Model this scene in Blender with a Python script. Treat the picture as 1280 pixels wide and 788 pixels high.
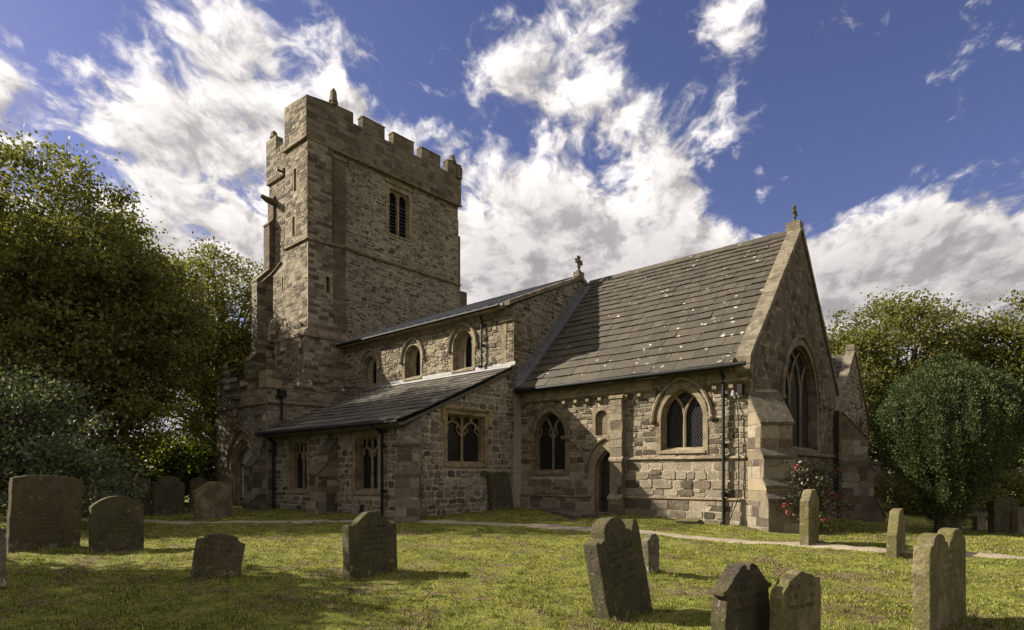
import bpy, bmesh, math, random
import numpy as np
from mathutils import Vector, Matrix
from mathutils.geometry import tessellate_polygon
for o in list(bpy.data.objects): bpy.data.objects.remove(o)
SC = bpy.context.scene; COL = SC.collection
random.seed(7); RNG = np.random.default_rng(7)
R = math.radians

# ------------------------------------------------------------------ camera
S_ = .8
F_PX = 756.766; TH = R(-41.561); H0 = 593.536; EYE = 1.6
CX, CY = 8.186*S_, -22.98*S_
FW = (math.sin(TH), math.cos(TH)); RT = (math.cos(TH), -math.sin(TH))
cam = bpy.data.cameras.new('camera'); camo = bpy.data.objects.new('camera', cam); COL.objects.link(camo)
camo.location = (CX, CY, EYE); camo.rotation_euler = (R(90), 0, -TH)
cam.sensor_width = 36; cam.lens = 36*F_PX/1280; cam.shift_y = (H0-394)/1280
cam.clip_start = .1; cam.clip_end = 2000
SC.camera = camo
SC.render.resolution_x, SC.render.resolution_y = 1024, 630
# ------------------------------------------------------------------ light
SUN_AZ = R(180+61); SUN_EL = R(31)          # azimuth clockwise from north (+Y)
SUN_STRENGTH = 4.9; SKY_STRENGTH = .14; EXPOSURE = 1.42
SUNV = Vector((math.sin(SUN_AZ)*math.cos(SUN_EL), math.cos(SUN_AZ)*math.cos(SUN_EL), math.sin(SUN_EL)))
sl = bpy.data.lights.new('sun', 'SUN'); sl.energy = SUN_STRENGTH; sl.angle = R(.5); sl.color = (1, .92, .79)
so = bpy.data.objects.new('sun', sl); COL.objects.link(so); so.location = (0, 0, 40)
so.rotation_euler = (-SUNV).to_track_quat('-Z', 'Y').to_euler()
SC.view_settings.view_transform = 'Standard'; SC.view_settings.look = 'None'
SC.view_settings.exposure = EXPOSURE; SC.view_settings.gamma = 1; SC.view_settings.use_curve_mapping = False

# ------------------------------------------------------------------ node helper
class NT:
    def __init__(s, tree): s.t = tree; s.n = tree.nodes; s.l = tree.links
    def new(s, typ, **kw):
        n = s.n.new(typ)
        for k, v in kw.items(): setattr(n, k, v)
        return n
    def put(s, sock, v):
        if isinstance(v, bpy.types.NodeSocket): s.l.new(v, sock)
        elif v is not None:
            if sock.type == 'RGBA' and len(v) == 3: v = (*v, 1)
            sock.default_value = v
    def math(s, op, a, b=0., c=None, clamp=False):
        n = s.new('ShaderNodeMath', operation=op, use_clamp=clamp)
        s.put(n.inputs[0], a); s.put(n.inputs[1], b)
        if c is not None: s.put(n.inputs[2], c)
        return n.outputs[0]
    def vmath(s, op, a, b=None):
        n = s.new('ShaderNodeVectorMath', operation=op); s.put(n.inputs[0], a)
        if b is not None:
            if op == 'SCALE': s.put(n.inputs['Scale'], b)
            else: s.put(n.inputs[1], b)
        return n.outputs['Value'] if op in ('LENGTH', 'DOT_PRODUCT') else n.outputs[0]
    def mix(s, f, a, b, blend='MIX'):
        n = s.new('ShaderNodeMix', data_type='RGBA', blend_type=blend)
        s.put(n.inputs[0], f); s.put(n.inputs[6], a); s.put(n.inputs[7], b); return n.outputs[2]
    def rng(s, v, a, b, c=0., d=1., smooth=True):
        n = s.new('ShaderNodeMapRange', interpolation_type='SMOOTHSTEP' if smooth else 'LINEAR')
        for i, x in enumerate((v, a, b, c, d)): s.put(n.inputs[i], x)
        return n.outputs[0]
    def noise(s, vec, scale, detail=4, rough=.55, dist=0.):
        n = s.new('ShaderNodeTexNoise'); s.put(n.inputs['Vector'], vec)
        n.inputs['Scale'].default_value = scale; n.inputs['Detail'].default_value = detail
        n.inputs['Roughness'].default_value = rough; n.inputs['Distortion'].default_value = dist
        return n.outputs['Fac']
    def noisec(s, vec, scale, detail=3):
        n = s.new('ShaderNodeTexNoise'); s.put(n.inputs['Vector'], vec)
        n.inputs['Scale'].default_value = scale; n.inputs['Detail'].default_value = detail
        return n.outputs['Color']
    def ramp(s, f, stops):
        n = s.new('ShaderNodeValToRGB'); s.put(n.inputs[0], f)
        e = n.color_ramp.elements
        while len(e) < len(stops): e.new(.5)
        for k, (p, c) in zip(e, stops): k.position = p; k.color = (*c, 1)
        return n.outputs[0]

def new_mat(name):
    m = bpy.data.materials.new(name); m.use_nodes = True
    t = NT(m.node_tree); t.n.clear()
    out = t.new('ShaderNodeOutputMaterial'); b = t.new('ShaderNodeBsdfPrincipled')
    t.l.new(b.outputs[0], out.inputs[0]); b.inputs['Roughness'].default_value = .9
    b.inputs['Specular IOR Level'].default_value = .12
    return m, t, b, out
def bump(t, b, h, strength=.6, dist=.03):
    n = t.new('ShaderNodeBump'); t.put(n.inputs['Height'], h)
    n.inputs['Strength'].default_value = strength; n.inputs['Distance'].default_value = dist
    t.l.new(n.outputs[0], b.inputs['Normal'])
def pos(t): return t.new('ShaderNodeNewGeometry').outputs['Position']
def sepx(t, v):
    n = t.new('ShaderNodeSeparateXYZ'); t.put(n.inputs[0], v); return n.outputs
def comb(t, x, y, z):
    n = t.new('ShaderNodeCombineXYZ')
    for i, v in enumerate((x, y, z)): t.put(n.inputs[i], v)
    return n.outputs[0]

# ------------------------------------------------------------------ world
W = bpy.data.worlds.new('World'); SC.world = W; W.use_nodes = True
t = NT(W.node_tree); t.n.clear()
wout = t.new('ShaderNodeOutputWorld'); bg = t.new('ShaderNodeBackground'); t.l.new(bg.outputs[0], wout.inputs[0])
sky = t.new('ShaderNodeTexSky', sky_type='NISHITA'); sky.sun_disc = False
sky.sun_elevation = SUN_EL; sky.sun_rotation = SUN_AZ; sky.air_density = 1.0; sky.dust_density = .6; sky.ozone_density = 2.0
d = t.vmath('NORMALIZE', t.new('ShaderNodeTexCoord').outputs['Generated'])
dx, dy, dz = sepx(t, d)
az = t.math('ARCTAN2', dx, dy); el = t.math('ARCSINE', dz)
wob = t.noisec(d, 2.2, 4); wx_, wy_, wz_ = sepx(t, wob)
azw = t.math('ADD', az, t.math('MULTIPLY', t.math('SUBTRACT', wx_, .5), .34))
elw = t.math('ADD', el, t.math('MULTIPLY', t.math('SUBTRACT', wy_, .5), .26))
def blob(azc, elc, sa, sb, rot, amp):
    a = t.math('SUBTRACT', azw, R(azc)); e = t.math('SUBTRACT', elw, R(elc))
    c, s = math.cos(R(rot)), math.sin(R(rot))
    p = t.math('ADD', t.math('MULTIPLY', a, c/R(sa)), t.math('MULTIPLY', e, s/R(sa)))
    q = t.math('ADD', t.math('MULTIPLY', a, -s/R(sb)), t.math('MULTIPLY', e, c/R(sb)))
    r2 = t.math('ADD', t.math('MULTIPLY', p, p), t.math('MULTIPLY', q, q))
    return t.math('MULTIPLY', t.math('EXPONENT', t.math('MULTIPLY', r2, -1.)), amp)
def azel(px, py):
    u = (px-640)/F_PX; w = (H0-py)/F_PX
    return math.degrees(TH+math.atan(u)), math.degrees(math.atan(w/math.hypot(1, u)))
BLOBS = [  # px, py on the sky of that day, radii in degrees, tilt, amount
    (260, 50, 15, 5, -35, .30), (200, 190, 15, 7, -15, .24), (400, 120, 17, 6, -38, .30), (245, 270, 15, 7, 0, .44),
    (610, 240, 10, 9, -20, .28), (680, 300, 16, 6, 0, .16), (735, 125, 6, 7, 10, .28), (715, 20, 6, 5, 20, .30), (900, 95, 8, 3.6, 48, .34), (965, 110, 4, 3, 0, .25),
    (870, 195, 4.5, 4, 20, .20), (760, 300, 20, 7, 0, .46), (1000, 325, 26, 6, 0, .56), (1150, 340, 16, 5, 0, .30),
    (1255, 250, 3.5, 6, 10, .22), (1085, 20, 2.5, 2.2, 0, .26), (30, 130, 6, 5, 0, .18), (610, 50, 3, 3, 0, .14),
    (60, 60, 6, 5, 0, -.22), (520, 40, 9, 6, 0, -.26), (1130, 140, 16, 9, 0, -.34), (540, 120, 4, 4, 0, -.1),
    (820, 60, 3, 8, 0, -.12), (1000, 220, 10, 4, 0, -.2)]
bias = None
for px, py, sa, sb, rot, amp in BLOBS:
    a_, e_ = azel(px, py); b_ = blob(a_, e_, sa, sb, rot, amp)
    bias = b_ if bias is None else t.math('ADD', bias, b_)
rear_fill = t.rng(t.vmath('DOT_PRODUCT', d, (FW[0], FW[1], -.25)), .42, .0, 0., .62)  # extra cloud cover added behind the view as soft fill light
bias = t.math('ADD', t.math('ADD', bias, rear_fill), t.rng(el, R(23), R(14), 0., .42))
def cloud_noise(dv):
    x, y, z = sepx(t, dv); k = t.math('DIVIDE', 1., t.math('ADD', t.math('MAXIMUM', z, 0.), .32))
    X_ = t.math('MULTIPLY', x, k); Y_ = t.math('MULTIPLY', y, k)
    ca, sa_ = math.cos(R(35)), math.sin(R(35))
    P_ = t.math('ADD', t.math('MULTIPLY', X_, ca), t.math('MULTIPLY', Y_, sa_)); Q_ = t.math('SUBTRACT', t.math('MULTIPLY', Y_, ca), t.math('MULTIPLY', X_, sa_))
    p = comb(t, P_, t.math('MULTIPLY', Q_, .72), t.math('MULTIPLY', z, .5))
    wv = t.vmath('SUBTRACT', t.noisec(p, 5.5, 4), (.5, .5, .5))
    p = t.vmath('ADD', p, t.vmath('SCALE', wv, .16))
    n1 = t.noise(p, 8.0, 12, .58, 0.); n2 = t.noise(p, 25., 8, .6, 0.)
    return t.math('ADD', t.math('MULTIPLY', n1, .74), t.math('MULTIPLY', n2, .26))
cn = cloud_noise(d)
sv = t.vmath('ADD', d, tuple(Vector((SUNV.x, SUNV.y, SUNV.z+.5)).normalized()*.04))
cn2 = cloud_noise(sv)
dens = t.math('ADD', t.math('MULTIPLY', t.math('SUBTRACT', cn, .5), 4.4), t.math('SUBTRACT', t.math('MULTIPLY', bias, 1.22), .09))
mask = t.math('POWER', t.rng(dens, -.06, .62), 1.15)
lit = t.rng(t.math('SUBTRACT', cn, cn2), -.13, .11, .26, 1.)
thick = t.rng(dens, .40, 1.5)
lit = t.math('MULTIPLY', lit, t.math('SUBTRACT', 1., t.math('MULTIPLY', thick, .34)))
low = t.rng(el, R(8), R(27), 0., 1.)
lit = t.math('MULTIPLY', lit, t.math('ADD', t.math('MULTIPLY', low, .42), .58), clamp=True)
CB = 3.25
ccol = t.mix(lit, (.22*CB, .205*CB, .21*CB), (1.0*CB, .945*CB, .92*CB))
skyc = t.mix(1., sky.outputs[0], (.265, .222, .295), 'MULTIPLY')
fin = t.mix(mask, skyc, ccol)
t.l.new(fin, bg.inputs[0]); bg.inputs[1].default_value = SKY_STRENGTH

# ------------------------------------------------------------------ materials
def mat_rubble(name, sh, sv, stops, mortar, mw=(.02, .07), distort=.25, bumpd=.035, stain=.5, mvis=1., rnd=.85, rnde=.12):
    m, t, b, out = new_mat(name)
    p = pos(t)
    nz = t.vmath('SUBTRACT', t.noisec(p, 2.6, 3), (.5, .5, .5))
    q = t.vmath('ADD', p, t.vmath('SCALE', nz, distort*.5))
    q = t.vmath('MULTIPLY', q, (sh, sh, sv))
    def vor(feature):
        n = t.new('ShaderNodeTexVoronoi', feature=feature); t.put(n.inputs['Vector'], q)
        n.inputs['Scale'].default_value = 1; n.inputs['Randomness'].default_value = rnd; return n
    v1 = vor('F1'); ve = vor('DISTANCE_TO_EDGE')
    cr, cg, cb = sepx(t, v1.outputs['Color'])
    fine = t.noise(p, 34, 6, .7); med = t.noise(p, 8, 5, .65)
    c = t.ramp(t.math('ADD', cr, t.math('MULTIPLY', t.math('SUBTRACT', med, .5), .5)), stops)
    c = t.mix(t.math('MULTIPLY', t.rng(fine, .35, .7), .6), c, t.mix(.62, c, (.03, .025, .02)))
    edge = t.math('ADD', t.math('ADD', ve.outputs['Distance'], t.math('MULTIPLY', t.math('SUBTRACT', .5, v1.outputs['Distance']), rnde)), t.math('MULTIPLY', t.math('SUBTRACT', fine, .5), .10))
    e = t.rng(edge, mw[0], mw[1])
    mc = t.mix(t.rng(fine, .3, .7), mortar, tuple(x*.7 for x in mortar))
    c = t.mix(t.math('MULTIPLY', t.math('SUBTRACT', 1., e), mvis), c, mc)
    big = t.noise(t.vmath('MULTIPLY', p, (1, 1, .45)), .55, 5, .6)
    c = t.mix(t.math('MULTIPLY', t.rng(big, .45, .72), stain), c, t.mix(.62, c, (.035, .03, .026)))
    pale = t.noise(p, 2.1, 6, .7)
    c = t.mix(t.math('MULTIPLY', t.rng(pale, .60, .72), .35), c, (.42, .40, .33))
    t.put(b.inputs['Base Color'], c)
    h = t.math('ADD', t.math('MULTIPLY', e, .8), t.math('ADD', t.math('MULTIPLY', fine, .35), t.math('MULTIPLY', cg, .45)))
    h = t.math('ADD', h, t.math('MULTIPLY', med, .6))
    bump(t, b, h, .9, bumpd); return m
def mat_coursed(name, bw, bh, stops, mortar, mort=.018, wob=.07, bumpd=.035, stain=.5, mvis=.9, grime=.6):
    m, t, b, out = new_mat(name); p = pos(t)
    nz = t.vmath('SUBTRACT', t.noisec(p, 2.3, 2), (.5, .5, .5)); n2 = t.vmath('SUBTRACT', t.noisec(p, 9., 2), (.5, .5, .5))
    q = t.vmath('ADD', p, t.vmath('ADD', t.vmath('SCALE', nz, wob*1.6), t.vmath('SCALE', n2, wob*.55)))
    x, y, z = sepx(t, q)
    rowz = t.noise(comb(t, 0., 0., t.math('MULTIPLY', z, 1.)), 2.1, 2, .5)
    zz = t.math('ADD', z, t.math('MULTIPLY', rowz, .34))
    h = t.math('ADD', x, t.math('MULTIPLY', y, .93))
    hw = t.noise(comb(t, h, t.math('MULTIPLY', t.math('FLOOR', t.math('DIVIDE', zz, bh)), 3.7), 0.), 1.7, 1, .5)
    v = comb(t, t.math('ADD', h, t.math('MULTIPLY', hw, .55)), zz, 0.)
    n = t.new('ShaderNodeTexBrick'); t.put(n.inputs['Vector'], v)
    n.inputs['Scale'].default_value = 1; n.inputs['Brick Width'].default_value = bw; n.inputs['Row Height'].default_value = bh
    n.inputs['Mortar Size'].default_value = mort; n.inputs['Mortar Smooth'].default_value = .85; n.inputs['Bias'].default_value = 0.
    n.offset = .42; n.squash = .62; n.squash_frequency = 3
    t.put(n.inputs['Color1'], (0., 0., 0.)); t.put(n.inputs['Color2'], (1., 1., 1.)); t.put(n.inputs['Mortar'], (.5, .5, .5))
    r1, _, _ = sepx(t, n.outputs['Color'])
    fine = t.noise(p, 34, 6, .7); med = t.noise(p, 8, 5, .65)
    c = t.ramp(t.math('ADD', r1, t.math('MULTIPLY', t.math('SUBTRACT', med, .5), .5)), stops)
    c = t.mix(t.math('MULTIPLY', t.rng(fine, .35, .7), .6), c, t.mix(.62, c, (.03, .025, .02)))
    e = t.math('SUBTRACT', 1., n.outputs['Fac'])
    e = t.rng(t.math('ADD', e, t.math('MULTIPLY', t.math('SUBTRACT', fine, .5), .9)), .25, .8)
    mc = t.mix(t.rng(med, .3, .7), mortar, tuple(k*.55 for k in mortar))
    c = t.mix(t.math('MULTIPLY', t.math('SUBTRACT', 1., e), mvis), c, mc)
    big = t.noise(t.vmath('MULTIPLY', p, (1, 1, .4)), .6, 6, .65)
    c = t.mix(t.math('MULTIPLY', t.rng(big, .43, .68), stain), c, t.mix(grime, c, (.03, .026, .022)))
    pale = t.noise(p, 2.6, 7, .75)
    c = t.mix(t.math('MULTIPLY', t.rng(pale, .59, .70), .4), c, (.36, .33, .27))
    t.put(b.inputs['Base Color'], c)
    hh = t.math('ADD', t.math('MULTIPLY', e, 1.), t.math('ADD', t.math('MULTIPLY', fine, .5), t.math('MULTIPLY', r1, .5)))
    hh = t.math('ADD', hh, t.math('MULTIPLY', med, .9))
    bump(t, b, hh, 1., bumpd); return m
def mat_blocks(name, stops, stain=.45, grime=.6, pale=.4, bumpd=.03):
    m, t, b, out = new_mat(name); g = t.new('ShaderNodeNewGeometry'); p = g.outputs['Position']; ri = g.outputs['Random Per Island']
    fine = t.noise(p, 30, 7, .72); med = t.noise(p, 8, 6, .68); big = t.noise(t.vmath('MULTIPLY', p, (1, 1, .4)), .6, 6, .65)
    c = t.ramp(t.math('ADD', ri, t.math('MULTIPLY', t.math('SUBTRACT', med, .5), .6)), stops)
    c = t.mix(t.math('MULTIPLY', t.rng(fine, .38, .66), .65), c, t.mix(.62, c, (.028, .023, .017)))
    c = t.mix(t.math('MULTIPLY', t.rng(big, .43, .66), stain), c, t.mix(grime, c, (.028, .025, .02)))
    pl = t.noise(p, 3.4, 8, .75); c = t.mix(t.math('MULTIPLY', t.rng(pl, .58, .68), pale), c, (.37, .335, .265))
    t.put(b.inputs['Base Color'], c); b.inputs['Specular IOR Level'].default_value = .1
    bump(t, b, t.math('ADD', fine, t.math('MULTIPLY', med, 1.6)), 1., bumpd); return m
def mat_mortar(name, col, stain=.5):
    m, t, b, out = new_mat(name); p = pos(t)
    n = t.noise(p, 26, 6, .7); big = t.noise(t.vmath('MULTIPLY', p, (1, 1, .4)), .6, 6, .65); med = t.noise(p, 5, 5, .6)
    c = t.mix(t.rng(n, .3, .7), tuple(k*.62 for k in col), col)
    c = t.mix(t.math('MULTIPLY', t.rng(med, .5, .7), .5), c, tuple(k*.35 for k in col))
    c = t.mix(t.math('MULTIPLY', t.rng(big, .43, .66), stain), c, t.mix(.6, c, (.03, .026, .02)))
    t.put(b.inputs['Base Color'], c); b.inputs['Specular IOR Level'].default_value = .1
    bump(t, b, n, .9, .02); return m
def mat_ashlar(name, bw, bh, c1, c2, mortar, stain=.5, bumpd=.012, off=0., mort=.012):
    m, t, b, out = new_mat(name)
    p = pos(t); x, y, z = sepx(t, p)
    hcoord = t.math('ADD', x, t.math('MULTIPLY', y, .93))
    v = comb(t, t.math('ADD', hcoord, off), z, 0.)
    n = t.new('ShaderNodeTexBrick'); t.put(n.inputs['Vector'], v)
    n.inputs['Scale'].default_value = 1; n.inputs['Brick Width'].default_value = bw; n.inputs['Row Height'].default_value = bh
    n.inputs['Mortar Size'].default_value = mort; n.inputs['Mortar Smooth'].default_value = .4; n.inputs['Bias'].default_value = -.1
    n.offset = .5; n.squash = .7; n.squash_frequency = 3
    t.put(n.inputs['Color1'], c1); t.put(n.inputs['Color2'], c2); t.put(n.inputs['Mortar'], mortar)
    fine = t.noise(p, 32, 6, .65); big = t.noise(p, 1.3, 6, .65); med = t.noise(p, 5, 5, .6)
    c = t.mix(t.math('MULTIPLY', t.rng(fine, .35, .7), .35), n.outputs['Color'], t.mix(.5, n.outputs['Color'], (.04, .035, .03)))
    c = t.mix(t.math('MULTIPLY', t.rng(big, .42, .68), stain), c, t.mix(.65, c, (.035, .031, .026)))
    c = t.mix(t.math('MULTIPLY', t.rng(med, .62, .75), .4), c, (.36, .33, .26))
    t.put(b.inputs['Base Color'], c)
    h = t.math('SUBTRACT', t.math('ADD', t.math('MULTIPLY', fine, .5), t.math('MULTIPLY', med, .9)), t.math('MULTIPLY', n.outputs['Fac'], .9))
    bump(t, b, h, .8, bumpd); return m
def mat_plain_stone(name, c1, c2, lichen=(.5, .48, .38), la=.4, dark=.5, sc=6., bumpd=.012, coord='pos', green=0.):
    m, t, b, out = new_mat(name)
    p = pos(t) if coord == 'pos' else t.new('ShaderNodeTexCoord').outputs['Object']
    oi = t.new('ShaderNodeObjectInfo').outputs['Random']
    p = t.vmath('ADD', p, comb(t, t.math('MULTIPLY', oi, 37.), 0., 0.))
    n1 = t.noise(p, sc*.35, 6, .62); n2 = t.noise(p, sc*5, 6, .68); n3 = t.noise(p, sc*1.1, 7, .72, .3); n4 = t.noise(p, sc*.6, 5, .6)
    c = t.mix(t.rng(n1, .35, .65), c1, c2)
    c = t.mix(t.math('MULTIPLY', t.rng(n2, .40, .66), .75), c, t.mix(.65, c, (.022, .02, .016)))
    c = t.mix(t.math('MULTIPLY', t.rng(n4, .45, .62), dark), c, (.035, .031, .026))
    if green: c = t.mix(t.math('MULTIPLY', t.rng(n1, .44, .62), green), c, (.12, .115, .035))
    c = t.mix(t.math('MULTIPLY', t.rng(n3, .61, .66), la), c, lichen)
    t.put(b.inputs['Base Color'], c)
    bump(t, b, t.math('ADD', n2, n3), .8, bumpd); return m
def mat_simple(name, col, rough=.7, metal=0., var=.3, sc=8., spec=.3, bumpd=0.):
    m, t, b, out = new_mat(name); p = pos(t)
    n = t.noise(p, sc, 6, .65)
    t.put(b.inputs['Base Color'], t.mix(t.rng(n, .3, .7), tuple(x*(1-var) for x in col), tuple(min(1, x*(1+var)) for x in col)))
    b.inputs['Roughness'].default_value = rough; b.inputs['Metallic'].default_value = metal
    b.inputs['Specular IOR Level'].default_value = spec
    if bumpd: bump(t, b, n, .8, bumpd)
    return m
def mat_slate(name, dark, light, lich=.5, streak=0.):
    m, t, b, out = new_mat(name); p = pos(t)
    ri = t.new('ShaderNodeNewGeometry').outputs['Random Per Island']
    c = t.mix(ri, dark, light)
    n1 = t.noise(p, 1.1, 5, .6); n2 = t.noise(p, 24, 6, .7); n3 = t.noise(p, 3.3, 8, .75, .2); n4 = t.noise(p, .45, 3, .5)
    c = t.mix(t.math('MULTIPLY', t.rng(n1, .4, .65), .55), c, t.mix(.5, c, (.030, .026, .020)))
    c = t.mix(t.math('MULTIPLY', t.rng(n2, .4, .7), .55), c, t.mix(.5, c, (.13, .11, .075)))
    c = t.mix(t.math('MULTIPLY', t.rng(n3, .52, .66), .35), c, (.075, .070, .025))
    xx_, yy_, zz_ = sepx(t, p)
    near = t.math('MULTIPLY', t.rng(xx_, -6., -.5), t.rng(zz_, 8.6, 5.4))
    vo = t.new('ShaderNodeTexVoronoi'); t.put(vo.inputs['Vector'], t.vmath('ADD', p, t.vmath('SCALE', t.noisec(p, 14., 3), .09))); vo.inputs['Scale'].default_value = 6.2
    va, vb, vc = sepx(t, vo.outputs['Color'])
    dens_ = t.math('MULTIPLY', t.rng(n3, .49, .60), t.math('ADD', t.math('MULTIPLY', t.rng(n4, .40, .66), .40), t.math('MULTIPLY', near, .75)))
    ros = t.math('MULTIPLY', t.math('LESS_THAN', va, dens_), t.rng(vo.outputs['Distance'], t.math('MULTIPLY', vb, .60), t.math('MULTIPLY', vb, .38)))
    c = t.mix(t.math('MULTIPLY', t.math('MULTIPLY', ros, t.rng(n2, .25, .5)), lich), c, t.mix(vc, (.50, .48, .43), (.30, .28, .22)))
    t.put(b.inputs['Base Color'], c); b.inputs['Roughness'].default_value = .72; b.inputs['Specular IOR Level'].default_value = .35
    bump(t, b, t.math('ADD', n2, t.math('MULTIPLY', ri, .6)), .7, .012); return m
def mat_leaf(name, c1, c2, c3, trans=.35, rough=.45, spec=.35):
    m, t, b, out = new_mat(name)
    g = t.new('ShaderNodeNewGeometry'); ri = g.outputs['Random Per Island']
    n = t.noise(g.outputs['Position'], .7, 3, .5)
    c = t.ramp(ri, [(0., c1), (.55, c2), (1., c3)])
    c = t.mix(t.rng(n, .35, .7), t.mix(.4, c, c1), c)
    t.put(b.inputs['Base Color'], c); b.inputs['Roughness'].default_value = rough; b.inputs['Specular IOR Level'].default_value = spec
    tr = t.new('ShaderNodeBsdfTranslucent'); t.put(tr.inputs[0], t.mix(1., c, (1.2, 1.25, .55), 'MULTIPLY'))
    mx = t.new('ShaderNodeMixShader'); mx.inputs[0].default_value = trans
    t.l.new(b.outputs[0], mx.inputs[1]); t.l.new(tr.outputs[0], mx.inputs[2]); t.l.new(mx.outputs[0], out.inputs[0])
    return m

STW = [(0., (.068, .055, .039)), (.22, (.14, .116, .082)), (.5, (.235, .195, .138)), (.75, (.335, .285, .205)), (1., (.165, .128, .086))]  # lighter stone tones, mainly for south walls; some sunlight is in the colour
STD = [(0., (.068, .057, .043)), (.22, (.13, .11, .082)), (.5, (.215, .184, .138)), (.75, (.30, .262, .20)), (1., (.165, .133, .096))]  # darker twin, mainly for walls out of the sun; shade in the colour
M = {}
M['rub_tower'] = mat_rubble('tower_rubble', 2.7, 8.2, STD, (.42, .36, .265), (.02, .16), .20, .06, .5, .9, .9, .12)
M['rub_turret'] = mat_coursed('turret_rubble', .40, .17, STD, (.30, .25, .18), .022, .08, .06, .5, .7)
M['rub_nave'] = mat_rubble('nave_rubble', 2.9, 7.6, STW, (.42, .345, .23), (.02, .15), .22, .07, .35, .85, .9, .12)
M['rub_aisle'] = mat_rubble('aisle_rubble', 2.9, 5.9, STD, (.40, .335, .235), (.04, .16), .24, .06, .35, .95, .8, .2)
M['rub_chan'] = mat_rubble('chancel_rubble', 2.0, 5.4, STW, (.33, .265, .175), (.01, .11), .24, .085, .4, .75, .72, .06)
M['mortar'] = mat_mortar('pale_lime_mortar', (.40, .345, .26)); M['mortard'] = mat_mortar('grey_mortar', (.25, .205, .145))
M['st_warm'] = mat_blocks('lit_buff_rubble_stone', STW, .4); M['st_dark'] = mat_blocks('shaded_brown_rubble_stone', STD, .5)  # lit and shaded copies of one masonry, light put into the colour
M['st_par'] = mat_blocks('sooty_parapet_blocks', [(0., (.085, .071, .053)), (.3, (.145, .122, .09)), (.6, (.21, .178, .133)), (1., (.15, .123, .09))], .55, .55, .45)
M['st_pale'] = mat_blocks('pale_grey_stone', [(0., (.16, .138, .108)), (.3, (.24, .208, .16)), (.65, (.33, .29, .225)), (1., (.26, .215, .155))], .3, .5, .4)  # porch front stone, colour lightened to make up for blocked fill light
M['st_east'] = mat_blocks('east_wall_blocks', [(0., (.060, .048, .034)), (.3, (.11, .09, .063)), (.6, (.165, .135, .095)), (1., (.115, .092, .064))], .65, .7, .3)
M['ash_wall'] = mat_coursed('squared_stone', .50, .24, STW, (.30, .245, .165), .016, .045, .05, .5, .7)
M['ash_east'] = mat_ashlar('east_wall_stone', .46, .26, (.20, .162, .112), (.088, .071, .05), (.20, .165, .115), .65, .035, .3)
M['ash_warm'] = mat_ashlar('warm_dressed_stone', .55, .38, (.24, .19, .122), (.12, .095, .062), (.13, .105, .07), .65, .03, .2)
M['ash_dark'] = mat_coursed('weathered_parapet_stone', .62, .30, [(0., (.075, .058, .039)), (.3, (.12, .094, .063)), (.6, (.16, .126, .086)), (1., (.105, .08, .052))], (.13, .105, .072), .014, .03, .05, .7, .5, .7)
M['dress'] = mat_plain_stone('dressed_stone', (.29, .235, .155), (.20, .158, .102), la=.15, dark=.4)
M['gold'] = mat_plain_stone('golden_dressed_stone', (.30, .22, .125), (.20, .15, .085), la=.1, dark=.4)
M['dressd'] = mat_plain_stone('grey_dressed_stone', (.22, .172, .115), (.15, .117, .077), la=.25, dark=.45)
M['cope'] = mat_plain_stone('coping_stone', (.21, .178, .125), (.14, .115, .08), la=.45, dark=.45)
M['capw'] = mat_plain_stone('lichened_weathering_stone', (.13, .11, .08), (.085, .072, .053), la=.5, dark=.5, sc=9)
M['slate'] = mat_slate('stone_slate', (.025, .020, .0125), (.054, .043, .027), .85)
M['slate2'] = mat_slate('aisle_slate', (.032, .028, .023), (.095, .083, .066), .3)
M['lead'] = mat_simple('lead_sheet', (.10, .10, .108), .65, 0., .3, 3., .3)
M['leadl'] = mat_simple('pale_lead_flashing', (.16, .15, .138), .6, 0., .25, 5., .4)
M['iron'] = mat_simple('black_cast_iron', (.006, .006, .006), .6, 0., .3, 9., .25)
M['door'] = mat_simple('dark_oak', (.030, .022, .016), .7, 0., .4, 14.)
M['grey_wood'] = mat_simple('weathered_grey_wood', (.42, .435, .48), .8, 0., .25, 11.)
M['void'] = mat_simple('dark_interior', (.010, .009, .008), .95, 0., .2)
M['louvre'] = mat_simple('dark_louvre_slate', (.04, .042, .05), .6, 0., .3)
def mat_glass():
    m, t, b, out = new_mat('leaded_glass'); p = pos(t); x, y, z = sepx(t, p)
    h = t.math('ADD', x, y); k = 7.
    a = t.math('ABSOLUTE', t.math('SUBTRACT', t.math('FRACT', t.math('MULTIPLY', t.math('ADD', t.math('MULTIPLY', h, 1.5), z), k)), .5))
    c = t.math('ABSOLUTE', t.math('SUBTRACT', t.math('FRACT', t.math('MULTIPLY', t.math('SUBTRACT', t.math('MULTIPLY', h, 1.5), z), k)), .5))
    mn = t.math('MAXIMUM', a, c); lead = t.rng(mn, .42, .46)
    t.put(b.inputs['Base Color'], t.mix(lead, (.007, .007, .008), (.030, .028, .025)))
    t.put(b.inputs['Roughness'], t.math('ADD', t.math('MULTIPLY', lead, .5), .16)); b.inputs['Specular IOR Level'].default_value = .3
    bump(t, b, t.noise(p, 9, 2), .5, .02); return m
M['glass'] = mat_glass()

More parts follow.
